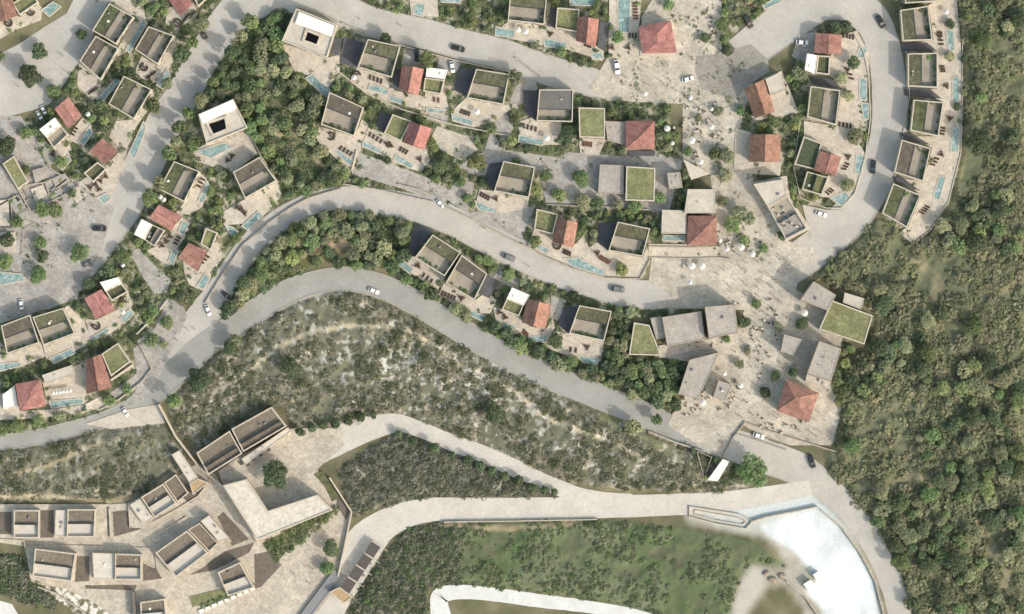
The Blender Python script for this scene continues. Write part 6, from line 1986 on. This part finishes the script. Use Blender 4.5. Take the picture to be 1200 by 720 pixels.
# smaller garden shrubs, each its own
TM = np.zeros((720, 1200), bool)
for poly in TERR:
    TM |= raster(poly)
solid = blur(BUILT | ROADMASK, 1, 1) > .01
for poly in POOLS:
    solid |= blur(raster(poly), 1, 1) > .01
rim = TM & ~erode(TM, 4) & ~solid & (rng.random((720, 1200)) < .5)
ys, xs = np.nonzero((zm["urban"] & erode(~(OCC), 1)) & (rng.random((720, 1200)) < .35) | rim)
for j in rng.permutation(len(xs))[:295]:
    x, y = float(xs[j]), float(ys[j])
    kd = ['green', 'dark', 'olive', 'yellow'][int(rng.integers(0, 4))]
    p = P(x, y, .5)
    o = put("yard_shrub", SHRUB[kd][int(rng.integers(0, 4))], None, (p.x, p.y, .05), rng.uniform(0, 6))
    q = rng.uniform(.7, 1.5)
    o.scale = (q, q, q * .9)
    o.location.z = .3 if TM[int(y), int(x)] else .05
    sh = near((x, y))
    kn = {'green': 'green', 'dark': 'dark green', 'olive': 'olive', 'yellow': 'yellow-green'}[kd]
    tag(o, f"low {kn} shrub in the garden by the {sh}", "shrub", f"{kn} shrubs by the {sh}")


# ------------------------------------------------------------------ undergrowth nobody could count: one mesh per area
def undergrowth(name, mask, n, size, cols, seed, leaves=26, leafsize=.5, flat=.65, weight=None):
    r = np.random.default_rng(seed)
    ys, xs = np.nonzero(mask)
    w = None
    if weight is not None:
        w = weight[ys, xs]
        w = w / w.sum()
    pick = r.choice(len(xs), n, p=w)
    x, y = xs[pick] + r.uniform(0, 1, n), ys[pick] + r.uniform(0, 1, n)
    z = HGT[ys[pick], xs[pick]]
    k = S * (H - z) / H
    cx, cy = (x - 600) * k, (360 - y) * k
    rad = r.uniform(size[0], size[1], n) * r.choice([.7, 1, 1, 1.5], n)
    base = np.array(cols, np.float32)[r.integers(0, len(cols), n)] * r.uniform(.8, 1.2, (n, 1))
    d = r.normal(size=(n, leaves, 3))
    d[..., 2] = np.abs(d[..., 2])
    d /= np.linalg.norm(d, axis=-1)[..., None]
    pos = d * rad[:, None, None] * r.uniform(.5, 1.08, (n, leaves, 1))
    pos[..., 2] *= flat
    pos += np.stack([cx, cy, z], -1)[:, None, :]
    nor = d * .8 + r.normal(size=d.shape) * .5 + np.array([0, 0, .95])
    nor /= np.linalg.norm(nor, axis=-1)[..., None]
    t = np.cross(nor, r.normal(size=d.shape))
    t /= np.linalg.norm(t, axis=-1)[..., None]
    bt = np.cross(nor, t)
    s = (leafsize * r.uniform(.6, 1.4, (n, leaves, 1))) * np.clip(rad[:, None, None], .5, 1.6)
    v = np.stack([pos - t * s * .5, pos + bt * s * .45, pos + t * s * .5, pos - bt * s * .45], 2).reshape(-1, 3)
    c = (base[:, None, :] * r.uniform(.88, 1.12, (n, leaves, 1)))
    c = np.repeat(c.reshape(-1, 3), 4, 0)
    me = mesh_from_quads(name, v, [UNDER], c)
    return tag(put(name, me), None, None, None, "stuff")


UNDER = attr_mat("undergrowth_leaves", "leaf", fine=.2, fscale=2.0)
leafy(UNDER)
GREY = [(.142, .142, .104), (.10, .108, .070), (.180, .170, .136), (.07, .080, .048), (.150, .145, .108)]
GRN = [(.085, .115, .058), (.062, .085, .046), (.115, .137, .076), (.14, .15, .09)]
FOR = [(.132, .140, .084), (.108, .122, .070), (.150, .150, .096), (.162, .154, .104), (.135, .142, .088)]
DRK = [(.085, .094, .068), (.115, .118, .09), (.065, .074, .05), (.15, .145, .115)]
clear = ~(blur(OCC, 1, 1) > .01) & ~(PATHM & (rng.random((720, 1200)) < .93))
undergrowth("scrub_vegetation", (zm["scrub"] | zm["scrubl"]) & clear, 5200, (.4, 1.1), GREY, 1, 22, .45, weight=np.clip(n_mid * 1.6 + n_fin * .8 - .85, .03, 1))
undergrowth("bushy_scrub_vegetation", (zm["scrub"] | zm["scrubl"]) & clear & (n_mid > .5), 260, (1.1, 2.3), [(.075, .088, .05), (.09, .10, .058), (.06, .072, .042)], 12, 60, .32)
undergrowth("dark_scrub_vegetation", zm["scrubm"] & clear, 1500, (.5, 1.2), DRK, 2, 24, .45)
undergrowth("bank_vegetation", zm["bank"] & clear & (xx < 540), 1500, (.4, 1.0), DRK + GRN[:2], 3, 22, .6)
undergrowth("bank_grass", zm["bank"] & clear & (xx >= 520), 1100, (.3, 1.2), [(.09, .115, .06), (.10, .12, .07), (.12, .13, .085)], 13, 20, .8, .35, weight=np.clip(n_mid * 3 - 1.1, .02, 1))
undergrowth("forest_undergrowth", zm["forest"] & clear, 3400, (.8, 2.3), FOR, 4, 30, .75, weight=np.clip(n_mid * 1.4 + n_big - .75, .05, 1))
undergrowth("wood_undergrowth", (zm["woodmid"] | zm["slope"] | zm["strip"]) & clear & ~(thin & (rng.random((720, 1200)) < .7)), 2600, (.5, 1.3), GRN, 5, 24, .5)
undergrowth("garden_ground_cover", zm["urban"] & clear, 3400, (.35, 1.0), GRN, 6, 18, .55)
lanes = np.zeros((720, 1200), bool)
for m__, nm, poly in PAVING:
    if nm in ("paved_lane", "parking_court") or (nm == "paved_square" and m__ is M_PAVE) or nm == "upper_square":
        lanes |= raster(poly)
beds = lanes & (fbm(xx / 12, yy / 12, 131) > .60) & ~blur(ROADMASK | BUILT, 2, 1).astype(bool)
undergrowth('bed_planting', beds, 620, (.3, .8), GRN, 19, 18, .5)
undergrowth('terrace_planting', rim, 800, (.3, .9), GRN, 9, 18, .5)
lawnm = raster([(310, 636), (394, 592), (400, 600), (324, 658)])
HGT = np.where(lawnm, np.float32(.45), HGT)
undergrowth("courtyard_planting", lawnm & (rng.random((720, 1200)) < .8), 190, (.5, 1.2), GRN, 15, 26, .5)
undergrowth("bush_vegetation", zm["bushl"] & clear, 500, (.7, 1.6), DRK + GRN[:2], 8, 30, .5)
